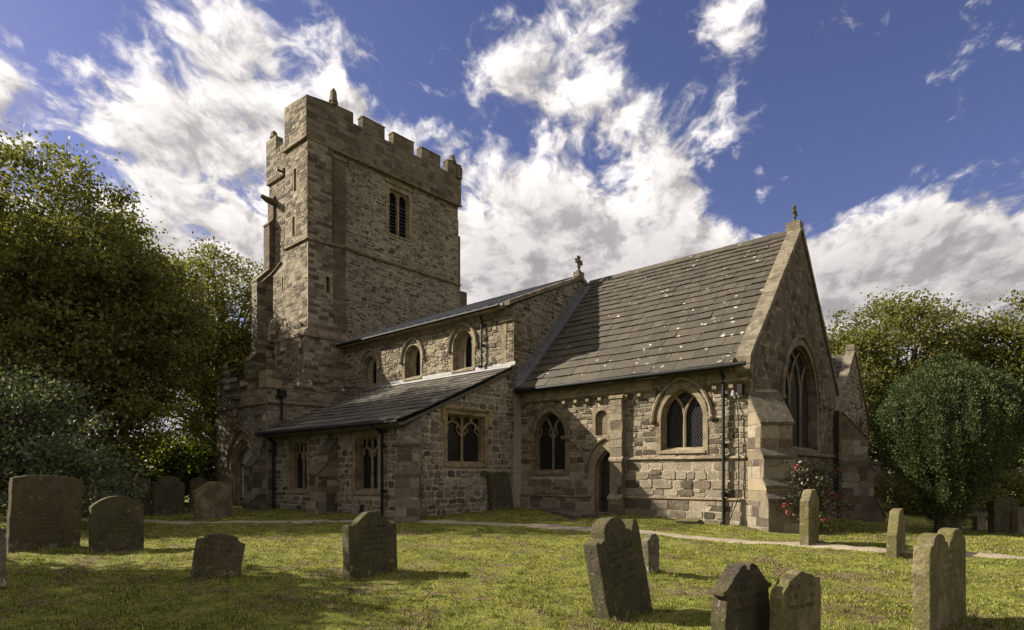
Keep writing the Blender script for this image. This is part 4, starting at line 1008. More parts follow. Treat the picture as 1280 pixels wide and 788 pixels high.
# ------------------------------------------------------------------ VESTRY
ve = MB(); VX = -1.0; fV = FE(VX)
WV = (17.75, .75, 2.9, 3.75, 4.45)
ve.slab(fV, [(13.8, -.8), (20.0, -.8), (20.0, 4.55), (16.9, 7.85), (13.8, 4.55)], [hole_pt(*WV)], 0, -.6, M['mortar'])
stones(ve, fV, [(13.81, -.3), (19.99, -.3), (19.99, 4.55), (16.9, 7.83), (13.81, 4.55)], [rg(WV, .12)], M['st_dark'], seed=71, **AIS)
ve.box((-8, 13.9, -.8), (VX-.61, 14.4, 4.55), M['rub_aisle']); ve.box((-8, 19.4, -.8), (VX-.61, 19.95, 4.55), M['rub_aisle'])
ve.box((-8, 9.2, -.5), (VX-2.5, 13.85, 3.9), M['rub_chan'])
vestry = ve.build('vestry', CH); WLOC['vestry'] = Vector((0, 0, 0))
b = MB()
roof_base(b, (-8, 13.5, 4.45), (VX-.35, 13.5, 4.45), (-8, 16.9, 7.9), .1, M['slate']); roof_base(b, (-8, 20.3, 4.45), (VX-.35, 20.3, 4.45), (-8, 16.9, 7.9), .1, M['slate'])
slates(b, (-8, 13.45, 4.42), (VX-.35, 13.45, 4.42), (-8, 16.9, 7.92), 11, .6, .04, M['slate'], .5, 11); b.build('roof', vestry)
b = MB(); coping(b, VX-.36, VX+.06, 13.45, 4.45, 16.9, 8.0, .2, M['cope'], 6, 7); coping(b, VX-.36, VX+.06, 20.35, 4.45, 16.9, 8.0, .2, M['cope'], 6, 8)
b.box((VX-.36, 16.7, 8.05), (VX+.05, 17.1, 8.35), M['cope']); b.build('gable_coping', vestry)
window(vestry, fV, *WV, lights=1, ring=.16, hoodw=.05, mat='dressd', depth=.25)
drainpipe(vestry, VX-.2, 13.25, .3, 4.0, .3, .08, hopper=True)
b = MB(); b.prism([fV.P(18.4, 5.4, .0), fV.P(18.6, 5.75, .0), fV.P(18.2, 6.3, .0), fV.P(17.8, 6.2, .0)], (.03, 0, 0), M['capw']); b.build('carved_boss', vestry)
b = MB(); b.prism([(VX+.2, 20.1, -.8), (VX+.2, 24.2, -.8), (VX+.2, 24.2, 2.1), (VX+.2, 20.1, 2.2)], (-.5, 0, 0), M['ash_east']); b.prism([(VX+.28, 20.1, 2.2), (VX+.28, 24.3, 2.1), (VX+.28, 24.3, 2.25), (VX+.28, 20.1, 2.36)], (-.66, 0, 0), M['capw'])
tag(b.build('boundary_wall', None), 'low dark stone wall with a stone coping behind the chancel, beside the dark clipped yew', 'wall')
#INSERT2
# ------------------------------------------------------------------ GROUND
def sm(a, b, x): 
    t_ = np.clip((x-a)/(b-a), 0, 1); return t_*t_*(3-2*t_)
def gh(x, y):
    x = np.asarray(x, float); y = np.asarray(y, float)
    z = .22*sm(-8., -1., y)*sm(1.5, -4., x) + .12*sm(-2, -12, x)*sm(-12, -6, y)
    z = z - .55*sm(1, 14, y)*sm(-3., 3., x)
    z = z + .028*np.sin(x*1.3+.7*y)*np.sin(y*1.1-.5*x) + .014*np.sin(x*3.1+y*1.7)*np.sin(y*2.9-x)
    for k in range(9):
        a = k*2.4+.3; f = 5.+k*2.3; z = z + .0052*(1.-.05*k)*np.sin(f*(x*math.cos(a)+y*math.sin(a))+1.7*np.sin(1.9*x*math.sin(a)-2.3*y*math.cos(a)+k))
    return z
def gz(x, y): return float(gh(x, y))
def ray(px, py):
    u = (px-640)/F_PX; w = (H0-py)/F_PX
    return FW[0]+u*RT[0], FW[1]+u*RT[1], w
def ground_at(px, py):      # where the sight line meets the ground
    a, b_, w = ray(px, py); tt = EYE/-w
    for _ in range(12): tt = (gz(CX+a*tt, CY+b_*tt)-EYE)/w
    return CX+a*tt, CY+b_*tt, tt
def UV(u, v): return CX+u*RT[0]+v*FW[0], CY+u*RT[1]+v*FW[1]

def mat_grass_ground():
    m, t, b, out = new_mat('mown_grass'); p = pos(t)
    n1 = t.noise(p, .8, 5, .65, .4); n2 = t.noise(p, 2.6, 7, .7, .6); n3 = t.noise(p, 40, 5, .7); n4 = t.noise(p, .22, 3, .5)
    c = t.ramp(n2, [(.25, (.050, .042, .018)), (.38, (.12, .12, .026)), (.54, (.21, .22, .04)), (.72, (.34, .32, .085))])
    br = t.mix(t.rng(n3, .35, .65), (.055, .040, .020), (.30, .23, .125))
    k = t.math('MULTIPLY', t.rng(t.math('ADD', t.math('MULTIPLY', n1, .5), t.math('MULTIPLY', n2, .5)), .50, .58), .95)
    c = t.mix(k, c, br)
    c = t.mix(t.math('MULTIPLY', t.rng(n3, .35, .7), .5), c, t.mix(.5, c, (.02, .022, .008)))
    n5 = t.noise(p, 10., 5, .7, .5); c = t.mix(t.math('MULTIPLY', t.rng(n5, .5, .62), .7), c, t.mix(.75, c, (.03, .024, .012)))
    t.put(b.inputs['Base Color'], c); b.inputs['Roughness'].default_value = .95; b.inputs['Specular IOR Level'].default_value = .1
    bump(t, b, t.math('ADD', t.math('MULTIPLY', n2, 1.2), n3), 1., .05); return m
M['ground'] = mat_grass_ground()
def axis(c, near, step, far):
    l = list(np.arange(c-near, c+near+.01, step)); s_ = step; a = l[-1]; r_ = []
    while a < c+far: s_ *= 1.35; a += s_; r_.append(a)
    q = []; s_ = step; a = l[0]
    while a > c-far: s_ *= 1.35; a -= s_; q.append(a)
    return np.array(q[::-1]+l+r_)
gx_ = axis(-3, 23, .11, 500); gy_ = axis(-7, 14, .11, 500)
GX, GY = np.meshgrid(gx_, gy_); GZ = gh(GX, GY)
nx_, ny_ = len(gx_), len(gy_)
ii = np.arange(nx_*ny_).reshape(ny_, nx_)
q = np.stack([ii[:-1, :-1], ii[:-1, 1:], ii[1:, 1:], ii[1:, :-1]], -1).reshape(-1, 4)
def np_mesh(name, V, Fc, mats, midx=None, smooth=False):
    me = bpy.data.meshes.new(name); k = Fc.shape[1]
    me.vertices.add(len(V)); me.vertices.foreach_set('co', np.ascontiguousarray(V, dtype=np.float32).ravel())
    me.loops.add(Fc.size); me.loops.foreach_set('vertex_index', np.ascontiguousarray(Fc, dtype=np.int32).ravel())
    me.polygons.add(len(Fc)); me.polygons.foreach_set('loop_start', np.arange(0, Fc.size, k, dtype=np.int32))
    me.polygons.foreach_set('loop_total', np.full(len(Fc), k, dtype=np.int32))
    for m in mats: me.materials.append(m)
    if midx is not None: me.polygons.foreach_set('material_index', midx.astype(np.int32))
    if smooth: me.polygons.foreach_set('use_smooth', np.ones(len(Fc), dtype=bool))
    me.update(calc_edges=True); me.validate()
    o = bpy.data.objects.new(name, me); COL.objects.link(o); return o
tag(np_mesh('ground', np.stack([GX, GY, GZ], -1).reshape(-1, 3), q, [M['ground']], None, True), kind='structure')
# gravel path
M['gravel'] = mat_simple('trodden_gravel', (.235, .20, .145), .95, 0, .3, 30., .1, .015)
PTS = [(-30., -17.2), (-24., -14.6), (-18., -11.9), (-14.1, -10.2), (-9.2, -6.65), (-5.5, -5.05), (-1.6, -4.35), (1.55, -3.75), (3.8, -3.75), (6.3, -3.15), (10., -2.0), (18., .6)]
def spline(P, n=24):
    P = [np.array(p) for p in P]; P = [2*P[0]-P[1]]+P+[2*P[-1]-P[-2]]; o = []
    for i in range(1, len(P)-2):
        for k in range(n):
            s_ = k/n; o.append(.5*((2*P[i])+(-P[i-1]+P[i+1])*s_+(2*P[i-1]-5*P[i]+4*P[i+1]-P[i+2])*s_**2+(-P[i-1]+3*P[i]-3*P[i+1]+P[i+2])*s_**3))
    return np.array(o+[P[-2]])
cl = spline(PTS); tg = np.gradient(cl, axis=0); tg /= np.linalg.norm(tg, axis=1)[:, None]; nm = np.stack([-tg[:, 1], tg[:, 0]], 1)
V = []; offs = [-.34, -.26, -.13, 0, .13, .26, .34]; hts = [-.05, .022, .03, .032, .03, .022, -.05]
for i in range(len(cl)):
    j = RNG.uniform(-.07, .07, 2)
    for k, (o_, h_) in enumerate(zip(offs, hts)):
        e = (j[0] if o_ < 0 else j[1]) if abs(o_) > .3 else 0
        pxy = cl[i]+nm[i]*(o_*.95+e); V.append((pxy[0], pxy[1], gz(*pxy)+h_))
n_ = len(offs); q = np.array([(i*n_+k, i*n_+k+1, (i+1)*n_+k+1, (i+1)*n_+k) for i in range(len(cl)-1) for k in range(n_-1)])
tag(np_mesh('gravel_path', np.array(V), q, [M['gravel']], None, True), kind='structure')

# ------------------------------------------------------------------ HEADSTONES
def mat_headstone(name, c1, c2, lichen, la, dark, green, rows=.5):
    m, t, b, out = new_mat(name)
    tc = t.new('ShaderNodeTexCoord').outputs['Object']; x, y, z = sepx(t, tc)
    oi = t.new('ShaderNodeObjectInfo').outputs['Random']
    p = t.vmath('ADD', tc, comb(t, t.math('MULTIPLY', oi, 37.), t.math('MULTIPLY', oi, 11.), 0.))
    n1 = t.noise(p, 2.2, 6, .65); n2 = t.noise(p, 34, 6, .72); n3 = t.noise(p, 7., 8, .75, .3); n4 = t.noise(p, 3.6, 6, .65, .2); n5 = t.noise(t.vmath('MULTIPLY', p, (1., 1., .25)), 9., 5, .6)
    c = t.mix(t.rng(n1, .35, .65), c1, c2)
    c = t.mix(t.math('MULTIPLY', t.rng(n5, .42, .66), .45), c, t.mix(.6, c, (.022, .019, .013)))
    c = t.mix(t.math('MULTIPLY', t.rng(n4, .44, .60), dark), c, (.030, .026, .018))
    c = t.mix(t.math('MULTIPLY', t.rng(n1, .42, .60), green), c, t.mix(n3, (.075, .075, .018), (.17, .16, .05)))
    c = t.mix(t.math('MULTIPLY', t.rng(t.math('ADD', n3, t.math('MULTIPLY', t.rng(z, .30, .02), .07)), .60, .65), la), c, lichen)
    c = t.mix(t.math('MULTIPLY', t.rng(n2, .40, .66), .7), c, t.mix(.65, c, (.02, .017, .012)))
    # worn lines of lettering, too eroded to read
    row = t.math('ABSOLUTE', t.math('SUBTRACT', t.math('FRACT', t.math('MULTIPLY', z, 11.)), .5))
    ltr = t.noise(comb(t, t.math('MULTIPLY', y, 55.), t.math('MULTIPLY', t.math('FLOOR', t.math('MULTIPLY', z, 11.)), 3.3), oi), 1., 2, .5)
    ins = t.math('MULTIPLY', t.math('MULTIPLY', t.rng(row, .26, .16), t.rng(ltr, .47, .55)), t.math('MULTIPLY', t.rng(z, .34, .42), t.rng(z, .88, .80)))
    ins = t.math('MULTIPLY', t.math('MULTIPLY', ins, t.rng(t.math('ABSOLUTE', y), .27, .22)), t.rng(n4, .62, .48))
    c = t.mix(t.math('MULTIPLY', ins, rows), c, (.018, .016, .012))
    t.put(b.inputs['Base Color'], c)
    h = t.math('SUBTRACT', t.math('ADD', t.math('ADD', n2, n3), t.math('MULTIPLY', n4, 1.2)), t.math('MULTIPLY', ins, .7))
    bump(t, b, h, 1., .022); return m
M['hs_dark'] = mat_headstone('dark_headstone', (.095, .078, .053), (.055, .046, .031), (.30, .27, .19), .5, .6, .35)
M['hs_brown'] = mat_headstone('brown_headstone', (.125, .094, .060), (.070, .054, .035), (.36, .32, .22), .45, .5, .35, .2)
M['hs_green'] = mat_headstone('mossy_headstone', (.24, .20, .11), (.16, .13, .07), (.38, .36, .24), .45, .4, .7, .6)
M['hs_pale'] = mat_headstone('buff_headstone', (.25, .195, .12), (.12, .095, .06), (.40, .35, .24), .4, .45, .3, .1)
M['hs_grey'] = mat_headstone('grey_lichened_headstone', (.21, .175, .125), (.13, .108, .075), (.52, .48, .40), .85, .45, .25, .1)
def hs_outline(kind, w, h, rr):
    if kind == 'arch':
        r_ = .22*w; return [(-w/2, h-r_)]+[(-w/2+w*i/14, h-r_+r_*math.sin(math.pi*i/14)**.8) for i in range(1, 14)]+[(w/2, h-r_)]
    if kind == 'hump':      # square shoulders and a bold central hump
        s_ = h*.83; hw = w*.33
        return [(-w/2, s_), (-w/2+.04, s_+.01), (-hw-.03, s_+.02), (-hw, s_+.05)]+[(-hw*math.cos(math.pi*i/12), s_+.05+(h-s_-.05)*math.sin(math.pi*i/12)**.8) for i in range(1, 12)]+[(hw, s_+.05), (hw+.03, s_+.02), (w/2-.04, s_+.01), (w/2, s_)]
    if kind == 'ogee':
        s_ = h*.80; pts = []
        for i in range(25):
            x = -w/2+w*i/24; a = abs(x)/(w/2)
            pts.append((x, s_+(h-s_)*(1-sm(.12, .86, np.float64(a)))))
        return pts
    if kind == 'twohump':
        s_ = h*.80; pts = [(-w/2, s_), (-w/2+.05, s_+.02), (-w*.40, s_-.01)]
        for i in range(13): a = math.pi*i/12; pts.append((-w*.05-w*.25*math.cos(a), s_+.03+(h-s_-.03)*math.sin(a)**.7))
        pts += [(w*.25, s_+.06), (w*.31, s_+.01), (w*.35, s_+.07), (w*.40, s_+.14), (w*.46, s_+.13), (w*.5, s_+.05)]
        return pts
    if kind == 'scroll':    # broken swan neck pediment
        s_ = h*.74; L_ = []
        for i in range(15):
            a = i/14; x = -w*.54+w*.46*a; z = s_+(h-s_)*(a*a*(3-2*a)); L_.append((x, z))
        L_ += [(-w*.045, h-.01), (-w*.02, h-.045), (0, h-.07)]
        return [(-w*.46, s_-.05), (-w*.54, s_-.04)]+L_+[(-x, z) for x, z in reversed(L_[:-1])]+[(w*.54, s_-.04), (w*.46, s_-.05)]
    if kind == 'rough':
        pts = [(-w*.5, h*.70), (-w*.47, h*.78), (-w*.36, h*.84), (-w*.33, h*.90), (-w*.2, h*.93), (-w*.12, h*.985), (0, h), (w*.08, h*.965), (w*.22, h*.95), (w*.33, h*.90), (w*.46, h*.89), (w*.47, h*.80), (w*.51, h*.76)]
        return pts
    if kind == 'cham': return [(-w/2, h-.24*w), (-w*.43, h-.22*w), (-w*.18, h-.01), (w*.18, h), (w*.43, h-.22*w), (w/2, h-.24*w)]
    if kind == 'double':    # a pair of scrolled tops with a groove between
        pts = []
        for c in (-w/4, w/4):
            s_ = h*.86; hw = w*.24
            pts += [(c-hw, s_-.02), (c-hw*.9, s_+.03)]+[(c-hw*.62*math.cos(math.pi*i/10), s_+.05+(h-s_-.05)*math.sin(math.pi*i/10)**.8) for i in range(11)]+[(c+hw*.9, s_+.03), (c+hw, s_-.02)]
            if c < 0: pts += [(-.012, s_-.10), (.012, s_-.10)]
        return pts
    if kind == 'flat': return [(-w/2, h*.94), (-w*.3, h*.985), (0, h), (w*.3, h*.985), (w/2, h*.94)]
    if kind == 'gable': return [(-w/2, h*.78), (-w*.46, h*.80), (-w*.05, h), (w*.05, h*.995), (w*.3, h*.965), (w/2, h*.93)]
HS = []
def inscription(o, w, h, kind): pass
def headstone(label, kind, pL, pR, top, th, mat, yaw=0., lean=0., tilt=0., group='headstones in the churchyard', xy=None, wh=None, border=False, seed=0, grey_top=None):
    """pL,pR feet of the east face in the photo, top = its highest row"""
    rr = random.Random(seed)
    if xy is None:
        x0, y0, v0 = ground_at(*pL)
        dx_, dy_ = -math.sin(R(yaw)), math.cos(R(yaw))
        k = (pR[0]-640)/F_PX
        u0 = (x0-CX)*RT[0]+(y0-CY)*RT[1]; v0 = (x0-CX)*FW[0]+(y0-CY)*FW[1]
        du = dx_*RT[0]+dy_*RT[1]; dv = dx_*FW[0]+dy_*FW[1]
        w = (k*v0-u0)/(du-k*dv); cx_, cy_ = x0+dx_*w/2, y0+dy_*w/2
        vc = v0+dv*w/2; base = gz(cx_, cy_); h = EYE+(H0-top)/F_PX*vc-base
    else: (cx_, cy_), (w, h) = xy, wh; base = gz(cx_, cy_)
    top_ = hs_outline(kind, w, h, rr); tz = top_
    emb = .22
    jw = lambda k=.006: rr.uniform(-k, k)
    zr = float(tz[-1][1]); zl = float(tz[0][1])
    out_ = [(-w/2, -emb), (w/2, -emb)] + [(w/2+jw(), k*.11) for k in range(0, int((zr-.05)/.11))] + [(x+jw(.004), float(z)+jw(.004)) for x, z in reversed(tz)] + [(-w/2+jw(), k*.11) for k in reversed(range(0, int((zl-.05)/.11)))]
    # side wear
    b = MB(); n = len(out_)
    front = [(th/2, x, z) for x, z in out_]
    b.prism(front, (-th, 0, 0), M[mat])
    me_o = b.build('headstone', None, False, .012)
    if border:
        pass
    me_o.location = (cx_-th/2*math.cos(R(yaw)), cy_-th/2*math.sin(R(yaw)), base)
    me_o.rotation_euler = (R(lean), R(tilt), R(yaw))
    tag(me_o, label, 'headstone', group); HS.append((cx_, cy_, w, th, yaw)); return me_o
G1 = 'headstones in the churchyard'
headstone('ogee topped headstone alone on the sunlit lawn left of centre, casting a long shadow', 'ogee', (437, 727), (497, 716), 640, .17, 'hs_dark', 2, -1, -3, seed=1)
headstone('low thick headstone with a rounded central hump and pale stains along its foot', 'hump', (241, 728), (300, 718), 668, .17, 'hs_brown', -3, -11, -4, seed=2)
headstone('tall headstone leaning to the left with a round hump and a smaller knob beside it', 'twohump', (762, 775), (816, 757), 645, .20, 'hs_dark', -6, 9, -5, seed=3)
headstone('short narrow grey headstone just behind the tall leaning one', 'cham', (811, 720), (825, 716), 667, .12, 'hs_grey', 0, 2, 0, seed=4)
headstone('dark headstone with a lichen-covered swan neck top, cut off at the bottom edge', 'scroll', (907, 824), (963, 806), 705, .15, 'hs_dark', -11, 0, 0, seed=5)
headstone('pale green headstone with a rough broken top next to the swan neck one', 'rough', (977, 826), (1026, 810), 714, .12, 'hs_green', -10, -2, 0, seed=6)
headstone('narrow mossy headstone seen edge on in front of the red flowering bush', 'cham', (1011, 684), (1024, 681), 612, .19, 'hs_green', 3, 0, 0, seed=7)
headstone('narrow mossy headstone seen edge on, below the left side of the dark yew', 'cham', (1121, 698), (1132, 694), 637, .17, 'hs_green', 4, 1, 0, seed=8)
headstone('double headstone with two scrolled tops, close by at the lower right', 'double', (1163, 797), (1208, 774), 664, .15, 'hs_green', -7, 1, 0, seed=9)
headstone('wide slab headstone with a nearly flat top at the left edge of the churchyard', 'flat', (10, 692), (100, 689), 594, .16, 'hs_brown', 10, -3, 0, seed=10)
headstone('round arched headstone with worn lettering standing in the shade on the left', 'arch', (114, 691), (180, 689), 620, .14, 'hs_dark', 6, 0, 0, seed=11)
headstone('large arched headstone half hidden behind the round arched one', 'arch', (124, 648), (176, 647), 587, .2, 'hs_dark', 10, 0, 0, seed=12)
headstone('plain dark headstone squeezed between the large arched one and the humped one', 'flat', (174, 646), (189, 645), 597, .14, 'hs_dark', 4, 0, 0, seed=13)
headstone('dark headstone with a rounded hump under the sunlit leaves, left of the path', 'hump', (193, 645), (231, 643), 595, .2, 'hs_dark', 10, 0, 0, seed=14)
headstone('small dark round topped headstone behind the leaning one by the porch', 'arch', (238, 640), (262, 639), 597, .12, 'hs_dark', 4, 0, 0, seed=15)
headstone('headstone tilting to one side with a bright sunlit edge, in front of the porch', 'gable', (247, 651), (292, 649), 602, .2, 'hs_pale', 8, 5, 0, seed=16)
headstone('lichen-blotched stone stump cut off by the left edge of the picture', 'rough', (-18, 738), (8, 737), 655, .26, 'hs_grey', 10, 0, 0, seed=17)
headstone('small grey headstone far off between the yew and the right edge', 'hump', None, None, 0, .14, 'hs_grey', -20, 0, 0, seed=18, xy=ground_at(1227, 664)[:2], wh=(.5, .55))
headstone('small far headstone touching the right edge of the picture', 'arch', None, None, 0, .16, 'hs_grey', -20, 0, 0, seed=19, xy=ground_at(1279, 669)[:2], wh=(.55, .75))
# dark slab propped against the aisle wall
o = headstone('dark slab propped against the aisle wall below the golden window', 'flat', None, None, 0, .13, 'hs_dark', 0, 0, 0, seed=20, xy=(-8.62, -1.72), wh=(1.12, 1.42))
o.rotation_euler = (R(1), R(-9), 0)
# flat ledger stones in the grass
def ledger(name, label, pts, m, th=.07):
    P = [ground_at(*p)[:2] for p in pts]; z = max(gz(*p) for p in P)+.05
    b = MB(); b.prism([(x, y, z) for x, y in P], (0, 0, -th-.15), M[m]); o = b.build(name, None, False, .015); tag(o, label, 'stone slab'); return o
ledger('ledger_stone', 'flat pale ledger slab lying in the grass before the small arched door', [(672, 637.5), (700, 636.5), (748, 647), (716, 650)], 'capw', .08)
ledger('ledger_stone', 'low mossy stone set in the grass under the lattice window', [(846, 650), (876, 652), (872, 656), (844, 653.5)], 'hs_green', .08)
headstone('broad dark headstone in the shade of the shrubbery right of the yew', 'flat', None, None, 0, .2, 'hs_dark', -40, 0, 0, seed=22, xy=ground_at(1259, 668)[:2], wh=(.8, .98))

# ------------------------------------------------------------------ FOLIAGE
M['bark'] = mat_simple('tree_bark', (.055, .045, .033), .95, 0, .4, 6., .1, .03)
M['leaf_l'] = mat_leaf('dark_green_leaves', (.060, .064, .020), (.135, .135, .040), (.20, .19, .065), .42, .6, .15)
M['leaf_b'] = mat_leaf('bright_green_leaves', (.060, .078, .010), (.11, .13, .016), (.17, .18, .026), .5)
M['leaf_r'] = mat_leaf('olive_green_leaves', (.060, .064, .018), (.125, .125, .034), (.19, .18, .055), .42, .6, .15)
M['leaf_s'] = mat_leaf('grey_green_leaves', (.06, .072, .045), (.11, .125, .08), (.20, .21, .14), .35, .6, .15)
M['yew'] = mat_leaf('yew_needles', (.022, .034, .012), (.058, .078, .028), (.115, .138, .058), .15, .7, .12)
M['bush'] = mat_leaf('bush_leaves', (.025, .028, .012), (.05, .05, .022), (.15, .12, .065), .3)
M['flower'] = mat_leaf('red_petals', (.22, .015, .025), (.34, .035, .05), (.45, .14, .15), .25)
def mat_blades():
    m, t, b, out = new_mat('grass_blades'); g = t.new('ShaderNodeNewGeometry'); p = g.outputs['Position']; ri = g.outputs['Random Per Island']
    n1 = t.noise(p, .8, 5, .65, .4); n2 = t.noise(p, 2.6, 7, .7, .6)
    c = t.ramp(t.math('ADD', ri, t.math('MULTIPLY', t.math('SUBTRACT', n2, .5), 1.2)), [(.1, (.045, .064, .010)), (.40, (.145, .17, .024)), (.70, (.27, .275, .05)), (1., (.42, .38, .14))])
    br = t.ramp(ri, [(.0, (.045, .034, .016)), (.6, (.16, .12, .06)), (1., (.36, .28, .16))])
    k = t.math('MULTIPLY', t.rng(t.math('ADD', t.math('MULTIPLY', n1, .5), t.math('MULTIPLY', n2, .5)), .50, .59), .85)
    c = t.mix(k, c, br); n5 = t.noise(p, 10., 5, .7, .5); c = t.mix(t.math('MULTIPLY', t.rng(n5, .5, .62), .7), c, t.mix(.75, c, (.03, .024, .012)))
    t.put(b.inputs['Base Color'], c); b.inputs['Roughness'].default_value = .7
    tr = t.new('ShaderNodeBsdfTranslucent'); t.put(tr.inputs[0], c); mx = t.new('ShaderNodeMixShader'); mx.inputs[0].default_value = .35
    t.l.new(b.outputs[0], mx.inputs[1]); t.l.new(tr.outputs[0], mx.inputs[2]); t.l.new(mx.outputs[0], out.inputs[0]); return m
M['straw'] = mat_blades()
def leaves(C, size, rng, up=.3, n_=None, aspect=.6, dirs=None):
    """C: (n,3) leaf centres -> verts, quads; folded pointed leaves in random attitudes"""
    n = len(C); a = rng.normal(size=(n, 3)); 
    if dirs is not None: a = a*.35+dirs
    a /= np.linalg.norm(a, axis=1)[:, None]
    k = rng.normal(size=(n, 3)); k[:, 2] += up*2; b_ = np.cross(a, k); b_ /= np.linalg.norm(b_, axis=1)[:, None]
    s = size*rng.uniform(.6, 1.35, (n, 1))
    V = np.stack([C-a*s*.5, C+b_*s*aspect*.5+a*s*.05, C+a*s*.55, C-b_*s*aspect*.5+a*s*.05], 1).reshape(-1, 3)
    return V, np.arange(4*n).reshape(n, 4)
def leaf_obj(name, C, size, m, parent, rng, **k):
    V, Q = leaves(C, size, rng, **k); o = np_mesh(name, V, Q, [m]); attach(o, parent); return o
def tree(name, label, u, v, lobes, ntw, per, leaf, m, trunk_r=.35, seed=1, group=None, spread=.55, cat='tree', shell=.45, hollow=None, fork=.35):
    """lobes: (du,dv,z,ru,rv,rz) ellipsoids of the crown about the foot, in metres right / away / up"""
    rng = np.random.default_rng(seed); x, y = UV(u, v); zb = gz(x, y)
    T = empty(name, (x, y, zb)); tag(T, label, cat, group)
    L = np.array(lobes, float); vol = (L[:, 3]*L[:, 4]*L[:, 5])**.75; pr_ = vol/vol.sum()
    pts = []
    idx = rng.choice(len(L), ntw, p=pr_)
    dv_ = rng.normal(size=(ntw, 3)); dv_ /= np.linalg.norm(dv_, axis=1)[:, None]
    rad = (shell+(1-shell)*rng.uniform(0, 1, ntw))*(1+.10*np.sin(dv_[:, 0]*7+seed)*np.sin(dv_[:, 2]*6+dv_[:, 1]*5))
    l = L[idx]; tip = np.stack([l[:, 0]+dv_[:, 0]*rad*l[:, 3], l[:, 1]+dv_[:, 1]*rad*l[:, 4], l[:, 2]+dv_[:, 2]*rad*l[:, 5]], 1)
    tip[:, 2] = np.maximum(tip[:, 2], .3+rng.uniform(0, .8, ntw))
    # to world
    Wd = np.stack([x+tip[:, 0]*RT[0]+tip[:, 1]*FW[0], y+tip[:, 0]*RT[1]+tip[:, 1]*FW[1], zb+tip[:, 2]], 1)
    top = L[:, 2].max()+.3*L[:, 5].max()
    b = MB(); rr = random.Random(seed)
    ax_u = float((L[:, 0]*vol).sum()/vol.sum()); ax_v = float((L[:, 1]*vol).sum()/vol.sum())
    def axp(zz):
        f_ = min(1, zz/top); return Vector((x+(ax_u*RT[0]+ax_v*FW[0])*f_**1.5, y+(ax_u*RT[1]+ax_v*FW[1])*f_**1.5, zb+zz))
    zs_ = [-.2, .15, .8]+[top*k/8 for k in range(1, 9)]
    zs_ = sorted(zs_); b.tube([axp(max(0, z_)) if z_ >= 0 else Vector((x, y, zb-.3)) for z_ in zs_], [trunk_r*(1.35 if z_ < .1 else 1)*(1-.85*max(0, z_)/top) for z_ in zs_], M['bark'], 9)
    sel = rng.choice(ntw, min(ntw, 150), replace=False)
    for i in sel:
        p = Vector(Wd[i]); hz = max(.12*top, min(top*.95, (p.z-zb)*rr.uniform(.45, .75))); a = axp(hz)
        mid = a.lerp(p, .5)+Vector((rr.uniform(-.3, .3), rr.uniform(-.3, .3), (p-a).length*.12))
        r0 = trunk_r*.36*(1-.6*hz/top); b.tube([a, mid, p], [r0, r0*.5, .012], M['bark'], 5, False)
    b.build('trunk', T)
    # leaf sprays around each twig tip, flattened
    cnt = rng.poisson(per, ntw); rep = np.repeat(np.arange(ntw), cnt); nl = len(rep)
    off = rng.normal(size=(nl, 3))*np.array([spread, spread, spread*.55]); 
    sz = rng.uniform(.6, 1.25, ntw)[rep][:, None]
    C = Wd[rep]+off*sz; C = C[C[:, 2] > zb+.05]
    leaf_obj('crown', C, leaf, m, T, rng, up=.5)
    return T
GT = 'trees around the churchyard'
tree('broadleaf_tree', 'huge dark green broadleaf tree filling the left side of the picture', -19.6, 24.5,
     [(0, 0, 10.2, 4.6, 4.8, 4.9), (2.2, .4, 7.6, 4.2, 4.4, 4.2), (-3.5, 0, 8.6, 4.4, 4.5, 5.2), (1.2, -1, 4.6, 4.6, 4.0, 3.6), (4.0, 0, 8.4, 2.2, 2.5, 2.6), (-4, 1, 4, 4, 4, 3.6)], 1900, 95, .165, M['leaf_l'], .5, 11, GT, .42, shell=.66)
tree('broadleaf_tree', 'rounded green tree standing behind the porch, lighter and airier than the huge one beside it', -20.3, 42,
     [(0, 0, 11.6, 5.4, 4.5, 5.2), (-2.5, 1, 8.2, 4.8, 4, 5.0), (2.6, 0, 7.5, 5, 4, 5.6)], 1050, 80, .20, M['leaf_r'], .45, 12, GT, .50, shell=.55)
tree('broadleaf_tree', 'broadleaf tree mostly hidden behind the huge one, throwing its shade on the tower', -21.8, 32.5, [(0, 0, 11.0, 4.2, 4.0, 4.3), (-1.5, 2, 9.5, 3.5, 3.5, 3.0)], 560, 75, .19, M['leaf_l'], .42, 21, GT, .46)
tree('leafy_bush', 'sunlit bright green bush low beneath the trees left of the porch', -16.6, 30.0, [(0, 0, 2.0, 3.0, 2.2, 2.0), (1.7, 0, 1.7, 2., 1.5, 1.7), (-2.4, 0, 1.4, 2., 1.5, 1.4)], 300, 55, .17, M['leaf_b'], .1, 13, None, .34, 'bush')
tree('leafy_bush', 'grey green shrub with pale sunlit sprays behind the wide slab headstone', -14.6, 18.0, [(0, 0, 2.6, 2.6, 2.2, 2.4), (-2.2, 0, 3.3, 2.4, 2.0, 2.6), (2.2, -.6, 1.7, 1.6, 1.5, 1.5)], 380, 60, .12, M['leaf_s'], .12, 14, None, .30, 'bush')
tree('broadleaf_tree', 'olive green broadleaf tree behind the yew, rising over the vestry roof', 24.5, 38,
     [(0, 0, 8.2, 5.0, 4.5, 4.9), (4.5, 0, 7.2, 4.4, 4, 4.4), (-3.6, 0, 6.5, 3.4, 3.5, 4.2), (1.5, 0, 4.0, 6.5, 4.5, 4.0)], 1250, 80, .20, M['leaf_r'], .42, 15, GT, .50, shell=.62)
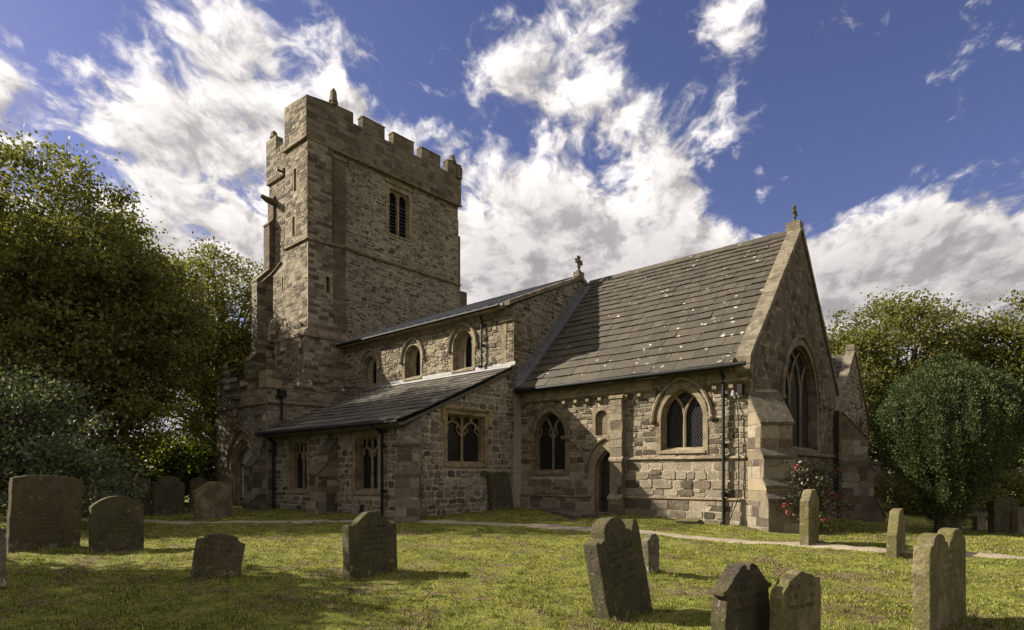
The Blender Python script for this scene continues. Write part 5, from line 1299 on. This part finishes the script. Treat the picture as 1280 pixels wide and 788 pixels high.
tree('broadleaf_tree', 'dark broadleaf tree cut off by the right edge of the picture', 31.5, 34.5, [(0, 0, 8.2, 4.2, 4.2, 4.8), (-1.5, -.5, 4.5, 4.2, 3.8, 4.2)], 750, 75, .20, M['leaf_l'], .42, 16, GT, .52)
tree('broadleaf_tree', 'small far tree showing between the chancel gable and the vestry roof', 20.8, 47, [(0, 0, 9.3, 3.4, 3.5, 4.2), (-2, 0, 6.5, 3.5, 3.4, 4.5)], 420, 52, .28, M['leaf_r'], .35, 17, GT, .55)
# trees beyond the left edge whose shade falls over the lawn and the porch
tree('broadleaf_tree', 'broadleaf tree just outside the left edge of the picture, shading the near lawn', -15.4, 10.0, [(0, 0, 5.5, 2.9, 3.0, 2.4), (.2, -2.2, 5.0, 2.4, 2.2, 2.0)], 420, 58, .2, M['leaf_l'], .28, 18, GT, .42)
# background hedges under the trees
tree('hedge', 'dark shrubbery closing the churchyard behind the left hand headstones', -21.5, 29.5, [(0, 0, 1.7, 3.4, 1.5, 1.8), (4.0, 1, 1.5, 3.0, 1.5, 1.6), (-4.5, 0, 1.8, 3.2, 1.5, 1.9)], 420, 55, .2, M['leaf_l'], .1, 19, None, .38, 'hedge')
tree('hedge', 'dark shrubbery at the far right behind the yew', 24.5, 29, [(0, 0, 1.2, 2.6, 1.3, 1.5), (4.2, 0, 1.4, 3.0, 1.4, 1.6), (-3.6, 2.0, 1.2, 2.6, 1.3, 1.4), (8, 0, 1.4, 3, 1.4, 1.7)], 460, 65, .15, M['leaf_l'], .1, 20, None, .36, 'hedge')
# ---- upright yew
def yew():
    rng = np.random.default_rng(5); x, y, v = ground_at(1185, 667)
    u = (1181-640)/F_PX*v; zb = gz(x, y)
    T = empty('yew_tree', (x, y, zb)); tag(T, 'dense upright dark green yew widening from a narrow foot, right of the chancel', 'yew tree')
    b = MB(); Cs = []; Ds = []
    H = 4.70; 
    def prof(z):     # radius of the outline by height fraction
        zz = [0, .05, .18, .37, .53, .65, .75, .84, .92, 1.0]; r_ = [.10, .26, .70, 1.32, 1.72, 1.88, 1.80, 1.52, 1.02, .2]
        return np.interp(z, zz, r_)
    for i in range(620):
        rib = rng.integers(0, 30)+.35*rng.normal(); az_ = rib*2*math.pi/30; f0 = rng.uniform(0, 1)**.8*.97; ln = rng.uniform(.55, 1.3); dep = (rng.uniform(.93, 1.06)-.26*min(1, abs(rib-round(rib))*2.)) if rng.uniform() < .9 else rng.uniform(.5, .8)
        n = 240; s_ = rng.uniform(0, 1, n); zz = np.minimum(f0*H+s_*ln, H*1.02)
        rr_ = prof(np.minimum(zz/H, 1))*dep*(1+.04*math.sin(az_*9+f0*7)); rr_ = np.minimum(rr_, prof(f0)*dep+.30*s_)
        w_ = (.095*(1-.72*s_**1.4)*rng.uniform(.8, 1.3))[:, None]
        off = rng.normal(size=(n, 3))*w_*np.array([1., 1., .8])
        pu = rr_*math.cos(az_); pv = rr_*math.sin(az_)
        P = np.stack([x+pu*RT[0]+pv*FW[0], y+pu*RT[1]+pv*FW[1], zb+zz], 1)+off
        P[:, 2] = np.maximum(P[:, 2], zb+.12); Cs.append(P)
        out = np.array([math.cos(az_)*RT[0]+math.sin(az_)*FW[0], math.cos(az_)*RT[1]+math.sin(az_)*FW[1], 0.])
        dd = off/np.maximum(w_, .03)*.45+out*.35; dd[:, 2] += .8; Ds.append(dd)
        if i % 12 == 0:
            k_ = max(.15, f0*H); r0 = prof(f0)*.8; b.tube([(x, y, zb+.05), (x+(r0*math.cos(az_)*RT[0]+r0*math.sin(az_)*FW[0]), y+(r0*math.cos(az_)*RT[1]+r0*math.sin(az_)*FW[1]), zb+k_)], [.05, .02], M['bark'], 5)
    b.tube([(x, y, zb-.2), (x, y, zb+1.4), (x, y, zb+3.6)], [.34, .26, .05], M['bark'], 9); b.build('trunk', T)
    leaf_obj('crown', np.concatenate(Cs), .062, M['yew'], T, rng, up=.2, aspect=.45, dirs=np.concatenate(Ds))
yew()
# ---- red flowering bush against the east wall
def flower_bush():
    rng = np.random.default_rng(9); x, y, v = ground_at(1008, 668); x, y = x-.3, y+1.0; zb = gz(x, y)
    T = empty('flowering_bush', (x, y, zb)); tag(T, 'rambling bush with red flowers growing against the chancel east wall', 'bush')
    b = MB(); tips = []
    for i in range(110):
        a = rng.uniform(0, 6.28); r_ = rng.uniform(.2, 1.5); h = rng.uniform(.35, 1.75)
        e = Vector((x+r_*math.cos(a)*.62, y+r_*math.sin(a)*1.0, zb+h)); b.tube([(x+.2*math.cos(a), y+.2*math.sin(a), zb), Vector((x, y, zb+h*.7)).lerp(e, .6), e], [.02, .014, .006], M['bark'], 4); tips.append(e)
    b.build('stem', T)
    C = np.concatenate([np.array(t_)+rng.normal(size=(40, 3))*.15 for t_ in tips]); leaf_obj('foliage', C, .085, M['bush'], T, rng)
    Fl = np.concatenate([np.array(t_)+rng.normal(size=(1, 3))*.06+rng.normal(size=(16, 3))*.032 for t_ in tips if rng.uniform() < .42])
    tag(leaf_obj('flower', Fl, .062, M['flower'], T, rng, aspect=.9), kind='stuff')
flower_bush()

# ------------------------------------------------------------------ GRASS BLADES
def grass():
    rng = np.random.default_rng(3); n = 420000
    # denser near the camera
    v = 5.3*(26/5.3)**rng.uniform(0, 1, n); u = rng.uniform(-.92, .92, n)*v
    X = CX+u*RT[0]+v*FW[0]; Y = CY+u*RT[1]+v*FW[1]
    keep = ~((X < .2) & (Y > CW-.1)) & ~((X < -8.9) & (Y > AS-.1)) & ~((X < -18.2) & (Y > PS-.1))
    # off the path
    D = np.full(n, 9.)
    for i in range(0, len(cl), 3): D = np.minimum(D, (X-cl[i, 0])**2+(Y-cl[i, 1])**2)
    keep &= D > (.34+.07*rng.normal(size=n))**2
    pat = np.sin(X*2.3+1.1*np.sin(Y*1.9))*np.sin(Y*2.7+1.3*np.sin(X*1.3))+.6*np.sin(X*5.1+Y*3.3)*np.sin(Y*6.3-X*2.2)
    keep &= rng.uniform(-.9, 1.2, n) > -pat*.55-.2
    X, Y, v, pat = X[keep], Y[keep], v[keep], pat[keep]; n = len(X)
    h = rng.uniform(.010, .029, n)*(1+.35*np.clip(pat, -1, 1))*(1+.02*v); w = (.0024+.00062*v)*rng.uniform(.7, 1.4, n)
    a = rng.uniform(0, 6.283, n); ln = rng.uniform(.1, 1.1, n)*h; la = rng.uniform(0, 6.283, n)
    Z = gh(X, Y)-.004
    B0 = np.stack([X-w*np.cos(a), Y-w*np.sin(a), Z], 1); B1 = np.stack([X+w*np.cos(a), Y+w*np.sin(a), Z], 1); Tp = np.stack([X+ln*np.cos(la), Y+ln*np.sin(la), Z+h], 1)
    V = np.stack([B0, B1, Tp], 1).reshape(-1, 3)
    tag(np_mesh('grass', V, np.arange(3*n).reshape(n, 3), [M['straw']]), kind='stuff')
    # longer tufts round the feet of the stones
    P = []
    for (sx, sy, w_, th_, yw) in HS:
        m_ = 260; s_ = rng.uniform(-.6, .6, m_)*w_; e = np.where(rng.uniform(size=m_) < .6, .03+.05*rng.uniform(size=m_), -th_-.03-.05*rng.uniform(size=m_))
        c_, s2 = math.cos(R(yw)), math.sin(R(yw)); P.append(np.stack([sx+e*c_-s_*s2, sy+e*s2+s_*c_], 1))
    for _ in range(260):      # tussocks the mower missed
        v_ = 5.5*(20/5.5)**rng.uniform(); u_ = rng.uniform(-.9, .9)*v_; cx_, cy_ = CX+u_*RT[0]+v_*FW[0], CY+u_*RT[1]+v_*FW[1]
        if cy_ > -5. and cx_ < .5: continue
        P.append(np.array([[cx_, cy_]])+rng.normal(size=(70, 2))*rng.uniform(.03, .10))
    P = np.concatenate(P); n = len(P); X, Y = P[:, 0], P[:, 1]; h = rng.uniform(.035, .10, n); w = rng.uniform(.003, .007, n); a = rng.uniform(0, 6.283, n); ln = rng.uniform(.1, .7, n)*h; la = rng.uniform(0, 6.283, n); Z = gh(X, Y)-.01
    B0 = np.stack([X-w*np.cos(a), Y-w*np.sin(a), Z], 1); B1 = np.stack([X+w*np.cos(a), Y+w*np.sin(a), Z], 1); Tp = np.stack([X+ln*np.cos(la), Y+ln*np.sin(la), Z+h], 1)
    tag(np_mesh('grass', np.stack([B0, B1, Tp], 1).reshape(-1, 3), np.arange(3*n).reshape(n, 3), [M['straw']]), kind='stuff')
grass()
